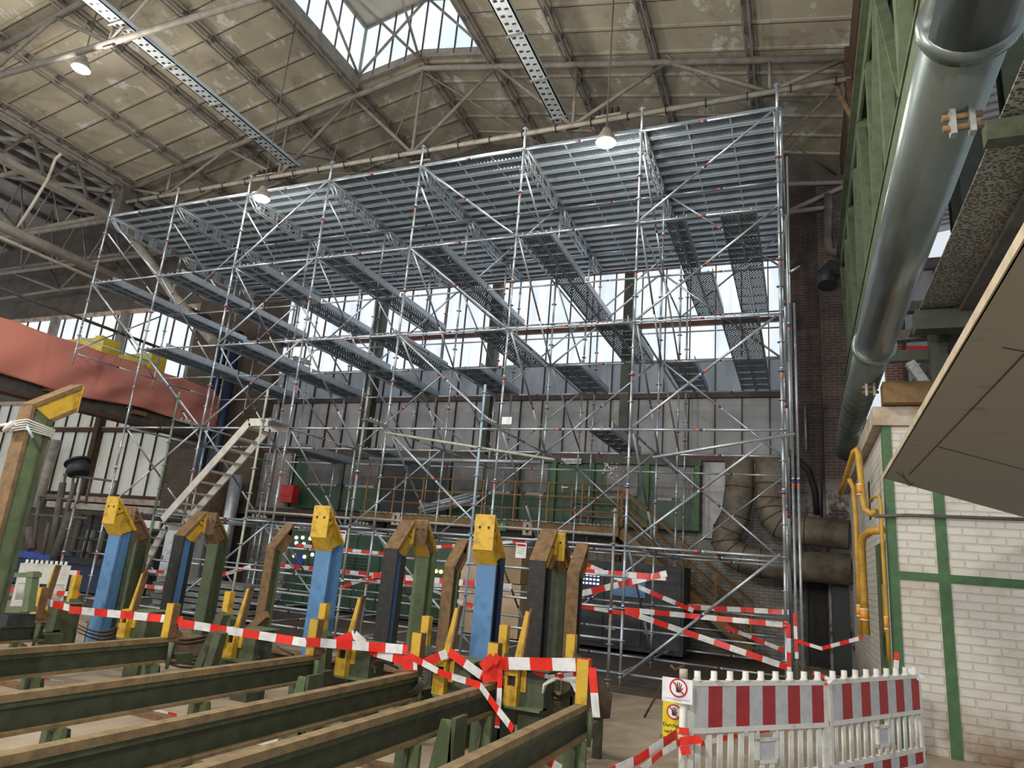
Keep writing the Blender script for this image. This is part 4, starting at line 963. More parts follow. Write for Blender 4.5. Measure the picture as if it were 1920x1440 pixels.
# overhead slab corner near the viewer
zs = 2.72; c0 = at(1657, 897, 'z', zs); c1 = at(1931, 436, 'z', zs); c2 = at(2000, 992, 'z', zs)
b = MB(); e_ = c1+(c1-c0)*.3; f_ = V((c2.x+1.2, e_.y, zs))
P = [c0, e_, V((2.9, e_.y, zs)), c2]
b.prism([(p.x, p.y) for p in P], lambda u, v_, d: (u, v_, d), zs, zs+.035, 'slab')
o = tag(b.build('overhead_panel'), 'large grey panel overhead at the right edge, pointed corner towards the hut', 'panel')
b = MB(); b.bar(c0+V((0, 0, .02)), e_+V((0, 0, .02)), .012, .04, 'slab_edge'); b.build('rough_edge', o)
b = MB(); q0, q1 = at(1705, 890, 'z', zs-.002), at(1925, 660, 'z', zs-.002); b.bar(q0, q1, .006, .003, 'rust_dark'); q0, q1 = at(1760, 838, 'z', zs-.002), at(1925, 882, 'z', zs-.002); b.bar(q0, q1, .006, .003, 'rust_dark')
for (p, q) in (((1680, 884), (1698, 898)), ((1698, 898), (1712, 912)), ((1692, 886), (1704, 912)), ((1704, 912), (1714, 905)), ((1880, 652), (1925, 660))): b.bar(at(*p, 'z', zs-.002), at(*q, 'z', zs-.002), .004, .003, 'rust_dark')
b.build('crack', o)
# neighbouring bay seen above the hut: walls, windows, roof
b = MB(); b.box((2.5, 9, 4.5), (14, 9.3, 9.2), 'brick_red'); struct(b.build('wall_far_right'))
b = MB(); b.poly([(2.8, -4, 11.6), (2.8, 9, 11.6), (12, 9, 13.0), (12, -4, 13.0)], [(0, 1, 2, 3)], 'corrugated')
for k in range(44): y = -3.5+k*.28; b.bar((2.8, y, 11.56), (12, y, 12.96), .09, .05, 'corrugated')
struct(b.build('ceiling'))
b = MB()
for k in range(5): b.tube([(3.2+k*1.1, 3.0, 11.2), (3.7+k*1.1, 3.0, 10.4)], .035, 'truss_paint'); b.tube([(3.7+k*1.1, 3.0, 10.4), (4.3+k*1.1, 3.0, 11.3)], .035, 'truss_paint')
b.tube([(2.8, 3, 10.4), (9, 3, 10.4)], .05, 'truss_paint'); b.tube([(2.8, 3, 11.2), (9, 3, 11.6)], .05, 'truss_paint')
tag(b.build('side_lattice'), 'pale lattice truss under the corrugated roof of the right side bay', 'roof truss')
W = empty('window_8', kind='structure')
MB().box((3.0, 8.9, 7.3), (9, 8.95, 10.6), 'glass_grey').build('pane', W); MB().box((3.0, 8.85, 6.0), (9, 8.9, 7.2), 'glass_bright').build('lower_pane', W)
b = MB(); mull(b, 3.0, 9, 6.0, 10.6, .8, y=8.85); b.box((2.9, 8.7, 7.2), (9, 8.9, 7.35), 'rust_dark'); b.box((2.9, 8.7, 10.6), (9, 8.9, 10.9), 'truss_dark'); b.build('glazing_bar', W)
for (x, y, lab) in ((3.1, 2.0, 'green column of the right side bay, farther one'), (2.95, -2.2, 'green column of the right side bay, nearer one')):
    t = empty('side_column', lab, 'column', loc=(x, y, 4.2)); MB().box((-.14, -.14, 0), (.14, -.1, 7.2), 'green_paint').build('flange', t); MB().box((-.14, .1, 0), (.14, .14, 7.2), 'green_paint').build('flange', t); MB().box((-.02, -.1, 0), (.02, .1, 7.2), 'green_girder').build('web', t)
for (p, q, yp, r, mm, lab) in (((1690, 578), (1860, 570), 1.0, .09, 'truss_dark', 'upper dark beam of the frame behind the grey pipe'), ((1680, 632), (1830, 618), 1.0, .09, 'truss_dark', 'lower dark beam of the frame behind the grey pipe'), ((1668, 670), (1790, 665), .6, .09, 'post_green', 'green beam above the brown hut beam'), ((1725, 590), (1790, 660), .8, .08, 'truss_dark', 'slanting dark brace behind the grey pipe'), ((1705, 680), (1745, 735), .3, .07, 'galvanised_old', 'slanting grey angle above the brown hut beam'), ((1785, 465), (1895, 495), -1.0, .06, 'truss_dark', 'dark plank sticking out beside the grey panel'), ((1830, 480), (1800, 740), 0.2, .1, 'post_green', 'dark upright behind the grey panel'), ((1755, 590), (1762, 735), .4, .12, 'post_green', 'dark upright post above the brown beam'), ((1700, 655), (1820, 655), 2.0, .05, 'fire_red', 'red pipe seen through the dark frame'), ((1745, 640), (1800, 640), 1.6, .05, 'rust', 'rusty pipe seen through the dark frame')):
    a, c = at(*p, 'y', yp), at(*q, 'y', yp); tag(MB().bar(a, c, r*2, r*2, mm).build('frame_bar'), lab, 'beam')
pipe3('red_cable', 'red cable hanging down beside the green girder at the upper right', [at(1565, 150, 'y', 2.7), at(1578, 185, 'y', 2.5), at(1600, 228, 'y', 2.4)], .05, 'rust')
# right eave strip
b = MB(); b.box((1.45, -9.5, 12.4), (1.9, 7, 13.4), 'rust_dark'); b.box((1.3, -9.5, 10.5), (1.45, 7, 10.8), 'truss_dark'); struct(b.build('trim_32'))
tag(MB().box((1.35, 2.5, 9.9), (1.65, 2.9, 13.3), 'rust_dark').build('truss_column'), 'dark column head carrying the right end of the roof truss', 'column')

# ================================================================== FOREGROUND RACK
def rail(xa, ya, xb, yb, z, idx, lab):
    t = empty('steel_rail', lab, 'rail', 'long green rails of the rack in front', loc=(xb, yb, 0))
    d = V((xa-xb, ya-yb, 0)); 
    def seg(zlo, zhi, w, mat, nm): MB().bar(V((0, 0, (zlo+zhi)/2)), d+V((0, 0, (zlo+zhi)/2)), w, zhi-zlo, mat).build(nm, t)
    seg(z-.05, z, .085, 'rail_top', 'head'); seg(z-.09, z-.05, .06, 'green_paint', 'neck'); seg(z-.24, z-.09, .02, 'green_dark', 'web'); seg(z-.262, z-.24, .13, 'rail_top', 'foot')
    u = d.normalized(); n = max(2, int(d.length/1.25))
    for k in range(n):
        s_ = .25+k*1.3
        if s_ > d.length: break
        p = u*s_
        b = MB(); b.box((p.x-.10, p.y-.045, 0), (p.x+.10, p.y+.0, z-.262), 'green_light'); b.prism([(-.14, 0), (.14, 0), (.07, z-.3), (-.07, z-.3)], lambda a, c, e: (p.x+e, p.y+a+.02, c), -.02, .02, 'green_paint')
        b.box((p.x-.11, p.y-.13, 0), (p.x+.11, p.y+.13, .012), 'green_paint'); b.build('leg', t)
    MB().tube([u*.12+V((.075, 0, z-.33)), u*.12+V((.075, 0, z-.05))], [.018, .032], 'green_light', 8).build('stub_tube', t)
    MB().box((-.05, 0, z-.3), (.05, .25, z-.19), 'green_paint').build('end_bracket', t)
    return t
RZ = .65
ENDS = [(-8.35, -5.6), (-6.37, -5.42), (-4.62, -5.1), (-3.35, -5.1), (-2.51, -5.1), (-1.53, -5.39)]
RL = ['long green rail, farthest left behind the big bent post', 'long green rail, second from the far left', 'long green rail, third from the far left', 'long green rail, third from the right', 'long green rail, second from the right', 'long green rail nearest the walkway, ending at the taped yellow post']
for k, (x, y) in enumerate(ENDS): rail(x-.12, -11.2, x, y, RZ, k, RL[k])
# yellow stubs at the rail ends
SL = ['beside the first blue post', 'where the tape is tied, second from left', 'third from left with tape wrapped round', 'fourth from left, tape round its foot', 'fifth from left in the tape bow', 'at the right end where tape hangs down']
for k, (x, y) in enumerate(ENDS):
    h = .36
    t = empty('rail_stop', 'worn yellow stop post on a rail end, '+SL[k], 'post', 'yellow stop posts on the rail ends', loc=(x, y-.12, RZ))
    b = MB()
    b.box((-.05, -.055, 0), (.05, -.045, h), 'yellow'); b.box((-.05, .045, 0), (.05, .055, h), 'rust'); b.box((-.055, -.05, 0), (-.045, .05, h), 'yellow'); b.box((.045, -.05, 0), (.055, .05, h), 'rust'); b.build('box_section', t)
    MB().prism([(0.04, 0), (.16, 0), (.16, .03), (.04, .12)], lambda a, c, e: (e, a, c), -.05, .05, 'rail_top').build('foot_gusset', t)
# H-section bent posts
def hpath(w, d, h1, run, rise, lean, tf=.035, tw=.03, pos=(0, 0)):
    """outline of H: flange front, flange back, web as boxes following the bent axis; returns dict of 3 bars as vertex loops"""
    L2 = math.hypot(run, rise); su, cu = run/L2*lean, rise/L2
    def pt(x, yo, lv):
        if lv == 0: return V((x, yo, 0))
        if lv == 1:
            # mitre between vertical and tilted axis
            half = math.tan(math.atan2(abs(su), cu)/2)*(1 if lean > 0 else -1)
            return V((x, yo, h1-yo*half))
        A = V((x, 0, h1)); n = V((0, cu, -su)); yend = lean*run
        p = A+n*yo; tt = (yend-p.y)/su; return p+V((0, su, cu))*tt
    def strip(x0, x1, y0, y1, mat, l0=0, l1=2, b=None):
        b = b or MB()
        for lv in range(l0, l1):
            q = [pt(x0, y0, lv), pt(x1, y0, lv), pt(x1, y1, lv), pt(x0, y1, lv)]+[pt(x0, y0, lv+1), pt(x1, y0, lv+1), pt(x1, y1, lv+1), pt(x0, y1, lv+1)]
            b.poly(q, [(0, 3, 2, 1), (4, 5, 6, 7), (0, 1, 5, 4), (1, 2, 6, 5), (2, 3, 7, 6), (3, 0, 4, 7)], mat)
        return b
    return strip, pt
def bent_post(x, y, H, lean, face, body, back, lab, head_face='yellow', head_body='yellow', w=.25, d=.27):
    run, rise = (.27, .30) if y > -7.9 else (.28, .2); h1 = H-rise-.12
    t = empty('bent_post', lab, 'post', 'tall bent-headed steel posts of the rack', loc=(x, y, 0))
    strip, pt = hpath(w, d, h1, run, rise, lean)
    strip(-w/2, w/2, -d/2, -d/2+.03, face, 0, 1).build('front_flange', t)
    strip(-w/2, w/2, d/2-.03, d/2, back, 0, 1).build('rear_flange', t)
    strip(-.05, .05, -d/2+.03, d/2-.03, body, 0, 1).build('web', t)
    strip(-w/2-.004, w/2+.004, -d/2-.004, -d/2+.03, head_face, 1, 2).build('head_plate', t)
    strip(-w/2-.004, w/2+.004, d/2-.03, d/2+.004, head_face, 1, 2).build('head_plate', t)
    strip(-.07, .07, -d/2+.03, d/2-.03, head_body, 1, 2).build('head_web', t)
    ye = lean*run; a, c = pt(0, -d/2, 2), pt(0, d/2, 2); z0, z1 = sorted((a.z, c.z))
    b = MB(); b.box((-w/2-.005, min(ye, ye+lean*.012), z0), (w/2+.005, max(ye, ye+lean*.012), z1), head_body)
    o = b.build('end_plate', t)
    b = MB()
    for s_ in (-1, 1): b.tube([(s_*.055, ye+lean*.012, z1-.14), (s_*.055, ye+lean*.016, z1-.14)], .016, 'ink', 10)
    b.build('bolt_hole', o)
    # cheek plate with hole
    b = MB(); zc_ = (z0+z1)/2
    b.prism([(ye, z1-.01), (ye, zc_-.06), (ye-lean*.14, zc_-.0)], lambda u, v_, e: (e, u, v_), w/2-.03, w/2-.015, head_body); b2 = MB(); b2.prism([(ye, z1-.01), (ye, zc_-.06), (ye-lean*.14, zc_-.0)], lambda u, v_, e: (e, u, v_), -w/2+.015, -w/2+.03, head_body); b2.build('cheek_plate', t)
    b.tube([(w/2-.014, ye-lean*.05, zc_+.03), (w/2-.012, ye-lean*.05, zc_+.03)], .017, 'ink', 10); b.build('cheek_plate', t)
    return t
def post_px(px, py, y, lean):
    p = at(px, py, 'y', y+lean*.27); return p.x, p.z
BP = [((142, 722), -8.0, 1, 'rust', 'green_light', 'green_paint', 'big bent post at the left edge, rusty face, green side, yellow head pointing right', 'rust', 'yellow'),
 ((212, 941), -4.2, -1, 'blue_paint', 'blue_paint', 'green_paint', 'first blue bent post from left with yellow head towards the viewer', 'yellow', 'yellow'),
 ((245, 960), -3.3, -1, 'green_paint', 'green_paint', 'green_paint', 'green bent post close behind the first blue post from left', 'rust', 'rust'),
 ((378, 967), -2.6, 1, 'black', 'blue_paint', 'black', 'left black-faced bent post with blue web', 'rust', 'yellow'),
 ((397, 969), -1.7, -1, 'green_light', 'green_paint', 'green_paint', 'left green bent post, its head meeting the black-faced one', 'rust', 'rust'),
 ((543, 985), -2.4, 1, 'rust', 'green_paint', 'green_light', 'rusty bent post with green side left of the middle blue post', 'rust', 'rust'),
 ((604, 960), -4.2, -1, 'blue_paint', 'blue_paint', 'blue_paint', 'middle blue bent post with scratched yellow head', 'yellow', 'yellow'),
 ((765, 985), -2.6, 1, 'black', 'blue_paint', 'black', 'middle black-faced bent post with blue web', 'rust', 'yellow'),
 ((790, 985), -1.8, -1, 'green_light', 'green_light', 'green_light', 'middle green bent post, its head meeting the black-faced one', 'yellow', 'rust'),
 ((868, 1015), -2.4, 1, 'rust', 'green_paint', 'green_light', 'rusty bent post standing left of the right blue post', 'rust', 'rust'),
 ((910, 978), -4.2, -1, 'blue_paint', 'black', 'navy', 'right blue bent post with yellow head showing two bolt holes', 'yellow', 'yellow'),
 ((1030, 1002), -2.7, 1, 'black', 'navy', 'black', 'right black-faced bent post', 'rust', 'yellow'),
 ((1045, 1008), -2.0, -1, 'green_paint', 'green_paint', 'black', 'right green bent post close behind the black-faced one', 'rust', 'yellow'),
 ((1092, 1023), -2.4, 1, 'rust', 'black', 'black', 'rusty bent post at the right end of the rack', 'rust', 'rust')]
for (pp, y, lean, fc, bd, bk, lab, hf, hb_) in BP:
    x, z = post_px(*pp, y, lean)
    bent_post(x, y, z, lean, fc, bd, bk, lab, hf, hb_, w=.17 if y == -2.4 else .16 if y < -7.9 else .235, d=.2 if y == -2.4 else .2 if y < -7.9 else .26)
# white straps round the big left post
x, z = post_px(142, 722, -8.0, 1)
t = empty('tie_strap', 'white straps knotted round the big left bent post', 'strap', loc=(x, -8.0, z-.50))
for k in range(5): MB().tube([(-.09, -.12, .02*k), (.09, -.12, .02*k+.02), (.1, .12, .015*k), (-.1, .12, .02*k-.01), (-.09, -.12, .02*k)], .007, 'white_plastic', 6).build('strap', t)
MB().tube([(-.05, -.17, .05), (-.2, -.2, .02), (-.33, -.25, -.12)], .012, 'white_plastic', 6).build('loose_end', t); MB().tube([(-.08, -.16, 0), (0, -.19, .03), (.03, -.18, .06)], .025, 'white_plastic', 8).build('knot', t)
MB().tube([(.14, -.14, .04), (.19, -.1, -.05)], .011, 'blue_tube', 6).build('blue_end', t)
# green box beam at far left in front
t = empty('green_box_beam', 'green steel box beam end with dark hollow at the left edge', 'beam', loc=at(60, 1120, 'y', -6.4))
def L3(px, py, y=-6.4): return at(px, py, 'y', y)-t.location
b = MB()
for (p, q, hh) in (((-20, 1078), (70, 1078), 12), ((-20, 1142), (60, 1142), 14)): b.bar(L3(*p), L3(*q), .1, hh*.0042, 'green_light')
b.bar(L3(63, 1072), L3(52, 1148), .1, .08, 'green_light'); b.bar(L3(10, 1072), L3(0, 1148), .1, .06, 'green_light'); b.build('frame', t)
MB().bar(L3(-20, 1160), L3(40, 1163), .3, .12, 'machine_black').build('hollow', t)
# green pedestals with yellow pushers between the rails
def pedestal(px, py, y, lab, tall=1.0, sc_=1.0):
    """px,py: photo place of the pusher block on plane y"""
    p = at(px, py, 'y', y); x, z = p.x, p.z
    t = empty('pusher_stand', lab, 'clamp', 'green stands with yellow clamps between the rails', loc=(x, y, 0))
    MB().box((.06, .0, 0), (.30, .30, z+.12), 'green_paint').build('pedestal', t)
    MB().box((.02, -.02, z+.12), (.34, .34, z+.135), 'green_light').build('top_plate', t)
    MB().box((-.05, -.1, z-.22), (.3, .1, z-.2), 'green_light').build('shelf', t)
    b = MB(); b.box((-.07, -.09, z-.2), (.06, .03, z-.03), 'yellow'); b.box((-.07, -.09, z+.06), (.06, .03, z+.13), 'yellow'); b.box((-.07, -.08, z-.03), (-.045, .03, z+.06), 'yellow'); b.box((.035, -.08, z-.03), (.06, .03, z+.06), 'yellow')
    b.box((-.12, .0, z-.05), (-.075, .06, z+.13), 'yellow'); b.box((.07, -.02, z-.08), (.12, .04, z+.13), 'yellow'); b.build('clamp_block', t)
    MB().box((-.04, -.05, z-.02), (.03, .0, z+.05), 'ink').build('slot', t)
    b = MB(); b.prism([(-.03, z+.1), (.05, z+.1), (.12, z+.1+.42*tall), (.07, z+.12+.42*tall)], lambda u, v_, e: (u, e, v_), -.03, .02, 'yellow'); b.build('finger', t)
    MB().prism([(.05, z+.1), (.07, z+.1), (.135, z+.12+.44*tall), (.118, z+.12+.44*tall)], lambda u, v_, e: (u, e, v_), -.05, .03, 'rust').build('wear_strip', t)
    return t
pedestal(78, 1147, -5.2, 'green stand with yellow clamp finger, leftmost', 1.1); pedestal(243, 1163, -5.0, 'green stand with yellow clamp finger under the tape, second from left', 1.1)
pedestal(441, 1199, -5.0, 'green stand with yellow clamp finger, between second and third rail', 1.1); pedestal(650, 1228, -5.0, 'green stand with yellow clamp finger, between third and fourth rail', 1.15)
pedestal(832, 1260, -5.1, 'green stand with yellow clamp finger in the middle of the tape bow', 1.2); pedestal(965, 1278, -5.2, 'green stand with yellow clamp finger, rightmost', 1.25)
# slim yellow upright boxes
for k, (p, q, y, lab) in enumerate((((142, 1078), (133, 1130), -4.9, 'short yellow box upright next to the first blue post'), ((437, 1110), (423, 1160), -4.6, 'short yellow box upright left of the rusty post'), ((614, 1132), (602, 1190), -4.6, 'short yellow box upright right of the middle blue post'), ((800, 1155), (795, 1220), -4.6, 'short yellow box upright below the middle green post'), ((947, 1172), (942, 1235), -4.6, 'short yellow box upright right of the right blue post'), ((1074, 1190), (1070, 1236), -4.6, 'short yellow box upright in front of the rightmost rusty post'))):
    a, c = at(*p, 'y', y), at(*q, 'y', y); t = empty('yellow_upright', lab, 'post', 'slim yellow uprights of the rack', loc=(c.x, y, 0))
    MB().box((-.045, -.045, c.z-.05), (.045, .045, a.z), 'yellow').build('box_section', t); MB().prism([(.05, 0), (.2, 0), (.16, c.z), (.06, c.z+.06)], lambda u, v_, e: (u-.02, e, v_), -.06, .06, 'green_paint').build('support', t)
    MB().box((-.06, -.06, 0), (.06, .06, c.z-.05), 'green_paint').build('base', t)
# V shaped green struts below, cross pit beam
t = empty('rack_beam', 'low dark rusty cross beam behind the rail ends', 'beam', loc=(-5.5, -3.6, 0)); MB().box((-4.5, -.12, .0), (3.4, .12, .34), 'rust_dark').build('beam', t); MB().box((-4.5, -.16, .34), (3.4, .16, .37), 'rust').build('top_flange', t)
for (p, q, y, lab) in (((420, 1150), (380, 1240), -5.2, 'green slanting strut between second and third rail end'), ((415, 1185), (395, 1250), -5.6, 'dark slanting strut under the belt loops'), ((500, 1152), (472, 1178), -3.9, 'short brown slanting leg at the foot of the rusty post')):
    _a, _b = at(*p, 'y', y), at(*q, 'y', y); _b = _a+(_b-_a)*((_a.z-.03)/(_a.z-_b.z)); tag(MB().bar(_a, _b, .1, .1, 'rust' if 'brown' in lab else 'green_paint').build('slanting_strut'), lab, 'strut')
for (px, top, bot, y, lab) in ((835, 1375, 1436, -6.4, 'lone green gusset foot between the second and third rail from right'), (565, 1290, 1330, -5.9, 'green gusset foot under the third rail end')):
    a, c = at(px, top, 'y', y), at(px, bot, 'y', y); MBo = MB().prism([(-.14, 0), (.1, 0), (.05, a.z+.1), (-.04, a.z+.1)], lambda u, v_, e: (a.x+u, y+e, v_), -.02, .02, 'green_light'); MBo.box((a.x+.05, y-.02, 0), (a.x+.09, y+.2, a.z+.12), 'green_paint'); tag(MBo.build('gusset_foot'), lab, 'foot')
# belts (loops)
def belt(pts, y, lab, n=3, w=.06):
    t = empty('belt_loop', lab, 'belt', 'slack belts between the rails', loc=at(*pts[0], 'y', y))
    for k in range(n):
        P = [at(px, py+k*7, 'y', y+.12*k)-t.location for px, py in pts]
        Q = []
        for i in range(len(P)-1):
            p0 = P[max(i-1, 0)]; p1 = P[i]; p2 = P[i+1]; p3 = P[min(i+2, len(P)-1)]
            for s_ in range(5):
                u = s_/5; Q.append(.5*((2*p1)+(p2-p0)*u+(2*p0-5*p1+4*p2-p3)*u*u+(3*p1-p0-3*p2+p3)*u**3))
        Q.append(P[-1]); b = MB()
        for i in range(len(Q)-1): b.bar(Q[i], Q[i+1]+(Q[i+1]-Q[i])*.1, w, .012, 'rubber', up=(.2, .5, 1))
        b.build('belt', t)
belt([(148, 1172), (175, 1183), (205, 1184), (240, 1168)], -4.9, 'slack dark belts at the foot of the first blue post')
belt([(310, 1222), (345, 1230), (395, 1225), (430, 1190)], -5.0, 'slack dark belts hanging between second rail end and the third stand', 4)
belt([(315, 1195), (350, 1200), (400, 1190), (425, 1175)], -4.7, 'upper slack belts behind the second yellow stop', 2)
belt([(486, 1235), (482, 1215), (500, 1200), (525, 1215), (550, 1228)], -4.9, 'curled brown belt left of the third rail end', 1, .09)
belt([(703, 1262), (702, 1248), (718, 1241), (745, 1252)], -5.0, 'curled brown belt left of the fourth rail end', 1, .08)
belt([(800, 1245), (796, 1275), (780, 1295), (760, 1305)], -5.3, 'black belt hanging from the fourth rail end', 1, .07)
belt([(1018, 1330), (1016, 1308), (1032, 1297), (1050, 1308), (1075, 1296)], -4.9, 'wavy black belt under the coiled white cable', 1, .09)
belt([(872, 1283), (885, 1275), (905, 1268), (925, 1276)], -5.0, 'dark belt at the fifth yellow stop', 1, .07)
t = empty('cable_coil', 'coil of thick white cable hanging at the right end of the rack', 'cable', loc=at(1050, 1285, 'y', -5.25))
for k in range(5):
    P = [(1018+k, 1300-k*3), (1020+k*2, 1284-k*2), (1045+k, 1272-k*2), (1070+k*3, 1278-k*2), (1082+k*2, 1300), (1086+k*1.5, 1330)]
    MB().tube([at(px, py, 'y', -5.25+.02*k)-t.location for px, py in P], .013, 'white_plastic', 8).build('cable_turn', t)
q_ = [at(px, py, 'y', -4.55) for px, py in ((1108, 1348), (1143, 1347), (1147, 1305), (1124, 1264), (1110, 1272))]
o = MB().prism([(p.x, p.z) for p in q_], lambda u, v_, e: (u, e, v_), -4.56, -4.53, 'rust_dark'); o.box((q_[0].x+.02, -4.53, 0), (q_[0].x+.1, -4.45, q_[0].z+.2), 'green_paint'); tag(o.build('steel_plate'), 'dark rusty angular steel plate leaning at the right end of the rack', 'plate')
# green box bit with rim near the last rail
t = empty('green_bracket_box', 'open green box bracket beside the nearest rail end', 'bracket', loc=(-1.78, -5.35, .0)); MB().box((-.08, -.08, 0), (.08, .08, .42), 'green_light').build('box', t)

# ================================================================== TAPES
def tape(lab, pts, w=.075, stripe=.20, sag=0.0, up=(0, 0, 1), nm='barrier_tape', phase=0):
    P = [V(p) for p in pts]; Q = []; n = 12
    for i in range(len(P)-1):
        for k in range(n):
            u = k/n; q = P[i].lerp(P[i+1], u); q = q+V((0, 0, -sag*4*u*(1-u))); Q.append(q)
    Q.append(P[-1])
    # resample by stripe
    R = [Q[0]]; acc = phase; cols = []; b = MB(); upv = V(up).normalized(); tot = phase
    for i in range(len(Q)-1):
        a, c = Q[i], Q[i+1]; L_ = (c-a).length; s0 = 0
        while s0 < L_-1e-6:
            nxt = min(L_, s0+stripe-(tot % stripe)+1e-5); m_ = 'tape_red' if int(tot/stripe) % 2 == 0 else 'tape_white'
            p, q = a.lerp(c, s0/L_), a.lerp(c, nxt/L_); tw = .12*math.sin(tot*3.1)
            d = (q-p).normalized(); u_ = (upv-d*upv.dot(d)); u_ = u_.normalized() if u_.length > .05 else V((1, 0, 0)); sd = d.cross(u_)
            v_ = (u_*math.cos(tw)+sd*math.sin(tw))*w/2; th = sd*.0015
            b.poly([p-v_-th, q-v_-th, q+v_-th, p+v_-th, p-v_+th, q-v_+th, q+v_+th, p+v_+th], [(0, 1, 2, 3), (7, 6, 5, 4), (0, 4, 5, 1), (3, 2, 6, 7)], m_)
            tot += nxt-s0; s0 = nxt
    return tag(b.build(nm), lab, 'barrier tape')
A5 = lambda x, y, yy=-5.62: at(x, y, 'y', yy)
tape('red and white tape from the left clamp to the second yellow stop', [A5(60, 1122), A5(130, 1140)], .08)
tape('red and white tape between the first and second yellow stops', [A5(130, 1143), A5(342, 1163, -5.5)], .085)
tape('red and white tape between the second and third yellow stops', [A5(335, 1168, -5.6), A5(575, 1205, -5.3)], .085)
tape('red and white tape between the third and fourth yellow stops', [A5(572, 1203, -5.3), A5(765, 1218, -5.3)], .09)
tape('tape sagging from the third clamp to the fourth yellow stop', [A5(628, 1204, -5.25), A5(665, 1190, -5.2), A5(700, 1222, -5.25), A5(762, 1240, -5.3)], .09)
tape('long tape falling from the fourth yellow stop down to the nearest rail', [A5(765, 1228, -5.32), A5(830, 1263, -5.4), A5(900, 1285, -5.6), A5(925, 1320, -5.8), A5(962, 1368, -6.0)], .06)
tape('tape rising from the fourth yellow stop to the fifth clamp', [A5(790, 1245, -5.3), A5(838, 1225, -5.25)], .085)
tape('tape falling from the fifth clamp to the fifth yellow stop', [A5(842, 1222, -5.25), A5(905, 1268, -5.25), A5(930, 1273, -5.25)], .085)
tape('broad red and white tape pulled straight to the right end stop', [A5(915, 1243, -5.3), A5(1108, 1247, -5.55)], .11, .24)
tape('tape end hanging down at the right end stop', [A5(1110, 1252, -5.56), A5(1118, 1345, -5.56)], .07, .2, up=(1, 0, 0))
tape('tape wrapped on the fourth yellow stop', [A5(755, 1243, -5.32), A5(782, 1243, -5.32)], .13, .12)
tape('tape wrapped on the fifth yellow stop', [A5(905, 1266, -5.32), A5(936, 1264, -5.32)], .13, .16)
tape('red tape knot on the fifth yellow stop', [A5(903, 1252, -5.4), A5(925, 1232, -5.4), A5(935, 1240, -5.4)], .09, .3)
tape('thin twisted tape behind the broad one near the right end', [A5(1000, 1258, -5.2), A5(1030, 1270, -5.2), A5(1095, 1262, -5.4)], .04, .12)
tape('tape hanging straight down beside the fifth yellow stop', [A5(938, 1255, -5.4), A5(936, 1310, -5.4), A5(932, 1365, -5.4)], .05, .16, up=(1, 0, 0))
tape('tape piece low behind the farthest left rails', [at(0, 1262, 'y', -5.6), at(45, 1270, 'y', -5.6)], .09)
tape('tape piece low on a green rail leg at left', [at(65, 1276, 'y', -5.7), at(120, 1284, 'y', -5.6)], .08)
tape('tape piece low between the third and fourth rail at left', [at(250, 1328, 'y', -6.1), at(330, 1346, 'y', -6.0)], .08)
tape('tape piece low below the fourth rail', [at(445, 1380, 'y', -6.3), at(520, 1392, 'y', -6.2)], .09)
tape('torn tape end under the nearest rail', [at(1003, 1417, 'y', -6.4), at(1025, 1425, 'y', -6.4), at(1052, 1442, 'y', -6.4)], .06, .15)
tape('upper tape from the lower right to the barrier', [at(1120, 1460, 'y', -6.6), at(1195, 1425, 'y', -6.3), at(1270, 1375, 'y', -5.9)], .07, .17)
tape('lower tape from the lower right to the barrier', [at(1180, 1462, 'y', -6.5), at(1240, 1412, 'y', -6.1), at(1275, 1392, 'y', -5.95)], .05, .15)
# tapes on the scaffold
SC_ = [('horizontal tape above head of the black machine, front', (1040, 1068), (1250, 1083), .1, .1), ('tape rising right across the black machine', (1060, 1120), (1250, 1075), .1, .1), ('tape falling right across the brown stair', (1045, 1035), (1300, 1145), 1.4, .08),
 ('broad tape in the right front bay, upper', (1172, 1143), (1475, 1172), -.05, .08), ('long tape falling right in the right front bay', (1172, 1146), (1478, 1252), -.06, .09), ('tape behind the upper one in the right bay', (1290, 1138), (1480, 1148), 2.4, .09), ('thin tape falling in the middle of the right bay', (1360, 1175), (1470, 1220), 2.4, .07),
 ('tape low in the right front bay behind the black machine', (1040, 1128), (1170, 1150), .3, .07),
 ('tape at knee height behind the middle blue post', (520, 1060), (720, 1080), 2.5, .1), ('tape above it behind the blue post', (555, 1022), (760, 1042), 2.5, .08), ('tape left of the right blue post', (700, 1078), (960, 1100), .05, .1), ('second tape between black and rusty middle posts', (690, 1090), (850, 1098), 2.4, .1),
 ('crossing tape behind the middle green post', (640, 1100), (760, 1062), .2, .07), ('tape crossing down between the middle posts', (760, 1085), (890, 1140), 1.5, .06), ('tape high between middle posts and right blue post', (785, 1028), (1010, 1012), .05, .06),
 ('tape behind the left green bent post', (235, 1068), (345, 1075), .1, .07), ('tape rising behind the second rusty post', (375, 1090), (470, 1062), .2, .08), ('low tape behind the left black-faced post', (280, 1100), (420, 1106), 1.2, .09), ('tape low behind left posts near the white cabinet', (190, 1090), (330, 1105), .05, .08),
 ('tape on the far left white barrier', (20, 1105), (150, 1115), -1.5, .09), ('upper tape on the far left white barrier', (85, 1072), (150, 1074), -1.4, .09),
 ('short tape crossing beside the plywood crate', (835, 1120), (890, 1138), 2.5, .09)]
for (lab, p, q, yy, w_) in SC_: tape('red and white '+lab, [at(*p, 'y', yy), at(*q, 'y', yy)], w_, .24)
tape('thin tape from the scaffold corner to the yellow gas pipe', [at(1495, 1202, 'y', -.2), at(1540, 1216, 'y', -.4), at(1615, 1196, 'y', -1.1)], .05, .2)
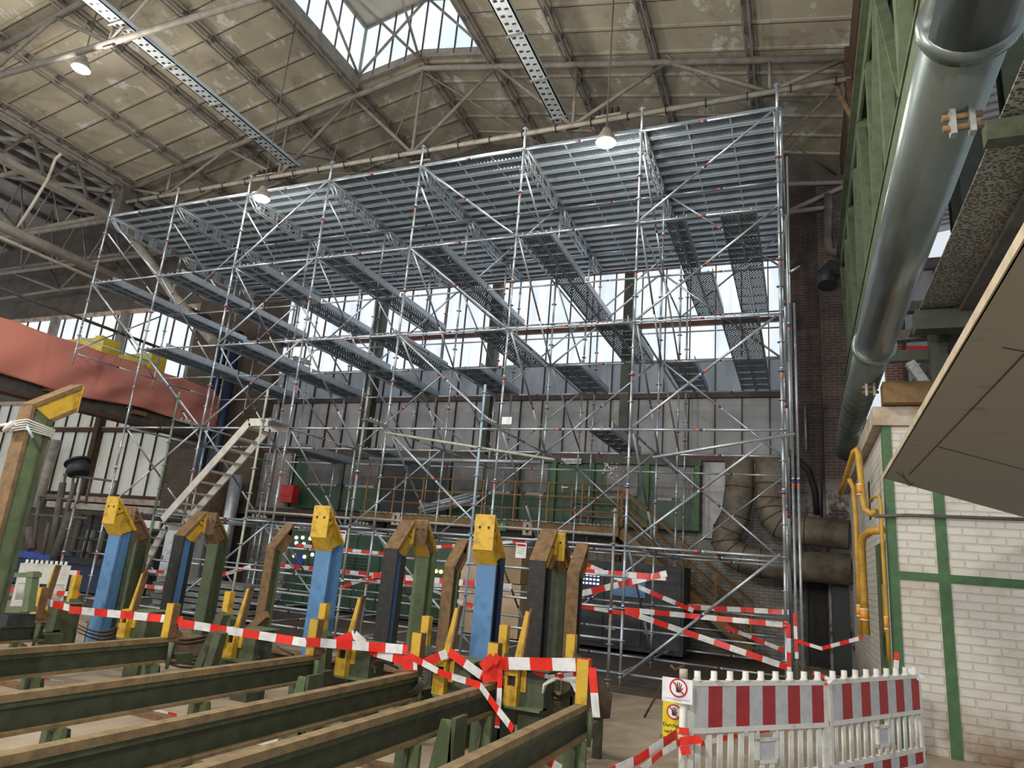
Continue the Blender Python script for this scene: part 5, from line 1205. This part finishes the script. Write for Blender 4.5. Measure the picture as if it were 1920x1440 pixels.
tape('tape ends hanging at the right scaffold corner', [at(1478, 1170, 'y', -.1), at(1480, 1262, 'y', -.1)], .06, .2, up=(1, 0, 0)); tape('tape knot beside the right scaffold corner', [at(1490, 1150, 'y', -.15), at(1494, 1235, 'y', -.15)], .05, .18, up=(1, 0, 0))

# ================================================================== BARRIERS AND SIGNS
def barrier(A, B, lab, z0=.06, slats=10, boards=10, old=False):
    A, B = V((A[0], A[1], 0)), V((B[0], B[1], 0)); d = (B-A); L_ = d.length; ang = math.atan2(d.y, d.x)
    t = empty('barrier_fence', lab, 'barrier', None, loc=A, rz=ang)
    H = .97
    b = MB(); b.box((0, -.02, H-.34), (.05, .03, H), 'white_plastic'); b.box((0, -.02, z0), (.05, .03, H-.34), 'white_plastic'); b.box((L_-.05, -.02, z0), (L_, .03, H), 'white_plastic')
    b.box((0, -.025, H-.035), (L_, .03, H), 'white_plastic'); b.box((0, -.025, H-.385), (L_, .03, H-.345), 'white_plastic'); b.box((0, -.02, z0), (L_, .03, z0+.05), 'white_plastic'); b.box((0, -.025, z0+.16), (L_, .03, z0+.2), 'white_plastic'); b.build('frame', t)
    b = MB(); n = 9
    for k in range(n):
        x = .1+k*(L_-.2)/(n-1); b = MB(); b.tube([(x, 0, H), (x, 0, H+.012), (x, 0, H+.014), (x, 0, H+.075)], [.036, .036, .027, .026], 'white_plastic', 12); b.build('top_peg', t)
    n = 10; s_ = (L_-.1)/n
    for (za, zb, nm) in ((H-.345, H-.035, 'upper_striped_board'), (z0+.05, z0+.16, 'lower_striped_board')):
        if nm == 'lower_striped_board': za, zb = z0+.05, z0+.16
        b = MB()
        for k in range(n): b.box((.05+k*s_, -.018, za), (.05+(k+1)*s_, .02, zb), 'white_plastic' if old else ('board_red' if k % 2 else 'board_grey'))
        b.build(nm, t)
    b = MB(); n = 13; mid = (6,)
    for k in range(n):
        x = .05+(k+.5)*(L_-.1)/n
        za = z0+.2; zb = H-.385
        if k in (6, 7): zb = H-.62
        b = MB(); b.box((x-.026, -.001, za), (x+.026, .006, zb), 'white_plastic')
        for dx in (-.02, 0, .02): b.tube([(x+dx, -.004, za), (x+dx, -.004, zb)], .010, 'white_plastic', 6)
        b.build('slat', t)
    xm = .05+7*(L_-.1)/n
    b = MB(); b.box((xm-.13, -.02, H-.64), (xm+.13, .02, H-.61), 'white_plastic'); b.box((xm-.13, -.02, H-.47), (xm+.13, .02, H-.45), 'white_plastic'); b.box((xm-.13, -.02, H-.64), (xm-.10, .02, H-.385), 'white_plastic'); b.box((xm+.10, -.02, H-.64), (xm+.13, .02, H-.385), 'white_plastic'); b.box((xm-.1, -.005, H-.61), (xm+.1, .01, H-.47), 'board_grey'); b.build('centre_plate', t)
    for x in (.25, L_-.25): MB().box((x-.06, -.3, 0), (x+.06, .3, z0), 'rubber').build('foot', t)
    return t
pA = at(1290, 1277, 'z', .97); pB = at(1547, 1276, 'z', .97); pC = at(1722, 1264, 'z', .97)
barrier(pA, pB, 'near white plastic barrier panel with red and grey striped boards, left one by the signs')
barrier(pB+(pC-pB)*.02+V((0, .03, 0)), pC, 'white plastic barrier panel with striped boards, right one touching the brick hut')
o_ = at(20, 1090, 'y', -1.2)
barrier(at(15, 1150, 'z', 0), at(112, 1152, 'z', 0), 'plain white barrier panel behind the rack at far left, no stripes', old=True)
# post with signs
t = empty('barrier_post', 'white grimy tube post at the left end of the near barrier', 'post', loc=(pA.x-.03, pA.y-.04, 0)); MB().tube([(0, 0, 0), (0, 0, 1.02)], .028, 'white_plastic', 14).build('tube', t); MB().box((-.15, -.15, 0), (.15, .15, .05), 'rubber').build('foot', t)
MB().tube([(0, 0, .98), (0, 0, 1.06)], .033, 'brick_cap', 12).build('cap', t)
def no_entry(parent, c, xd, yd, r, hand=True):
    """prohibition ring with dark hand"""
    x, y = V(xd).normalized(), V(yd).normalized(); n = x.cross(y); c = V(c); b = MB(); k = 32
    def ring(r0, r1, off, mat):
        p = [c+n*off+(x*math.cos(2*math.pi*i/k)+y*math.sin(2*math.pi*i/k))*rr for i in range(k) for rr in (r0, r1)]
        b.poly(p, [(2*i, 2*i+1, (2*i+3) % (2*k), (2*i+2) % (2*k)) for i in range(k)], mat)
    ring(0.0001, r, .001, 'sign_white'); ring(r*.82, r, .002, 'sign_red'); b.build('red_ring', parent)
    b = MB(); H_ = lambda u, v_: c+n*.003+x*(u*r)+y*(v_*r)
    palm = [(-.22, -.45), (.22, -.45), (.28, .0), (-.28, .0)]; b.poly([H_(*q) for q in palm], [(0, 1, 2, 3)], 'ink')
    for i, (u, hgt, a) in enumerate(((-.22, .48, -.12), (-.08, .62, -.04), (.07, .60, .05), (.21, .45, .14))):
        b.poly([H_(u-.055, -.02), H_(u+.055, -.02), H_(u+.05+a, hgt), H_(u-.05+a, hgt)], [(0, 1, 2, 3)], 'ink')
    b.poly([H_(.2, -.35), (H_(.28, -.1)), H_(.55, .12), H_(.5, -.02)], [(0, 1, 2, 3)], 'ink'); b.build('hand', parent)
    b = MB(); b.poly([H_(-.62, .50), H_(-.50, .62), H_(.62, -.50), H_(.50, -.62)], [(0, 1, 2, 3)], 'sign_red'); p = b.build('slash', parent); p.location += n*.001
yS = pA.y-.12
def board_sign(p00, p11, y, mat, nm, lab):
    a, c = at(*p00, 'y', y), at(*p11, 'y', y); o = tag(MB().box((min(a.x, c.x), y, min(a.z, c.z)), (max(a.x, c.x), y+.004, max(a.z, c.z)), mat).build(nm), lab, 'sign'); return o, (a+c)/2, abs(c.x-a.x), abs(a.z-c.z)
o, c, w_, h_ = board_sign((1242, 1268), (1298, 1322), yS, 'sign_white', 'no_entry_notice', 'white sheet with red prohibition ring and black hand on the barrier post')
no_entry(o, c+V((.01, -.002, .02)), (1, 0, 0), (0, 0, 1), w_*.30)
b = MB(); b.box((c.x-.09, yS-.002, c.z-h_*.36), (c.x+.10, yS-.001, c.z-h_*.35), 'ink'); b.box((c.x-.03, yS-.002, c.z-h_*.41), (c.x+.04, yS-.001, c.z-h_*.40), 'ink'); b.build('small_print', o)
y2 = pA.y+.35
o, c, w_, h_ = board_sign((1243, 1312), (1284, 1395), y2, 'sign_yellow', 'yellow_warning_sign', 'yellow upright warning sign with hand symbol behind the barrier post')
no_entry(o, c+V((.0, -.002, h_*.24)), (1, 0, 0), (0, 0, 1), w_*.32)
for k, s_ in enumerate(('Durchgang', 'verboten', 'Kranarbeiten')): text(s_, .042, 'ink', c+V((0, -.003, -.03-k*.05)), (1, 0, 0), (0, 0, 1), parent=o)
pipe3('steel_peg', 'thin rusty rod leaning left of the barrier post', [at(1208, 1345, 'z', .01)+V((.22, 0, .42)), at(1208, 1345, 'z', .01)], .014, 'rust_dark')
pipe3('tied_rod', 'short crossed dark rods tied on top of the barrier post', [at(1257, 1247, 'y', pA.y), at(1266, 1256, 'y', pA.y), at(1283, 1248, 'y', pA.y)], .012, 'rust_dark')
tape('red tape strip wound on the barrier post', [at(1273, 1370, 'y', pA.y-.08), at(1292, 1372, 'y', pA.y-.08)], .05, .3)
tape('red tape bow fluttering from the barrier post', [at(1275, 1390, 'y', pA.y-.08), at(1315, 1386, 'y', pA.y-.1)], .06, .4); tape('tape band low on the barrier post', [at(1276, 1408, 'y', pA.y-.08), at(1294, 1406, 'y', pA.y-.08)], .06, .08)
tape('tape seen through the near barrier slats', [at(1290, 1400, 'y', -3.9), at(1400, 1375, 'y', -3.6), at(1530, 1350, 'y', -3.2)], .05, .18)
tape('red tape knot between the two barrier panels', [pB+V((-.1, -.05, .06)), pB+V((.05, -.06, .02)), pB+V((.0, -.06, -.03))], .03, .1)
tape('tape knot on the right barrier at the hut', [pC+V((-.2, -.05, .2)), pC+V((-.22, -.05, -.0))], .05, .08, up=(1, 0, 0))
o = tag(MB().bar(at(1700, 1256, 'y', -2.75), at(1730, 1274, 'y', -2.75), .01, .07, 'sign_white').build('paper_sheet'), 'loose white sheet at the right end of the barrier', 'paper')
# big hall floor litter strip: wood edge of the pit
tag(MB().box((-9.5, -6.2, .0), (-2.0, -6.1, .05), 'rust').build('floor_rail'), 'thin rusty strip on the floor crossing below the rails', 'strip')
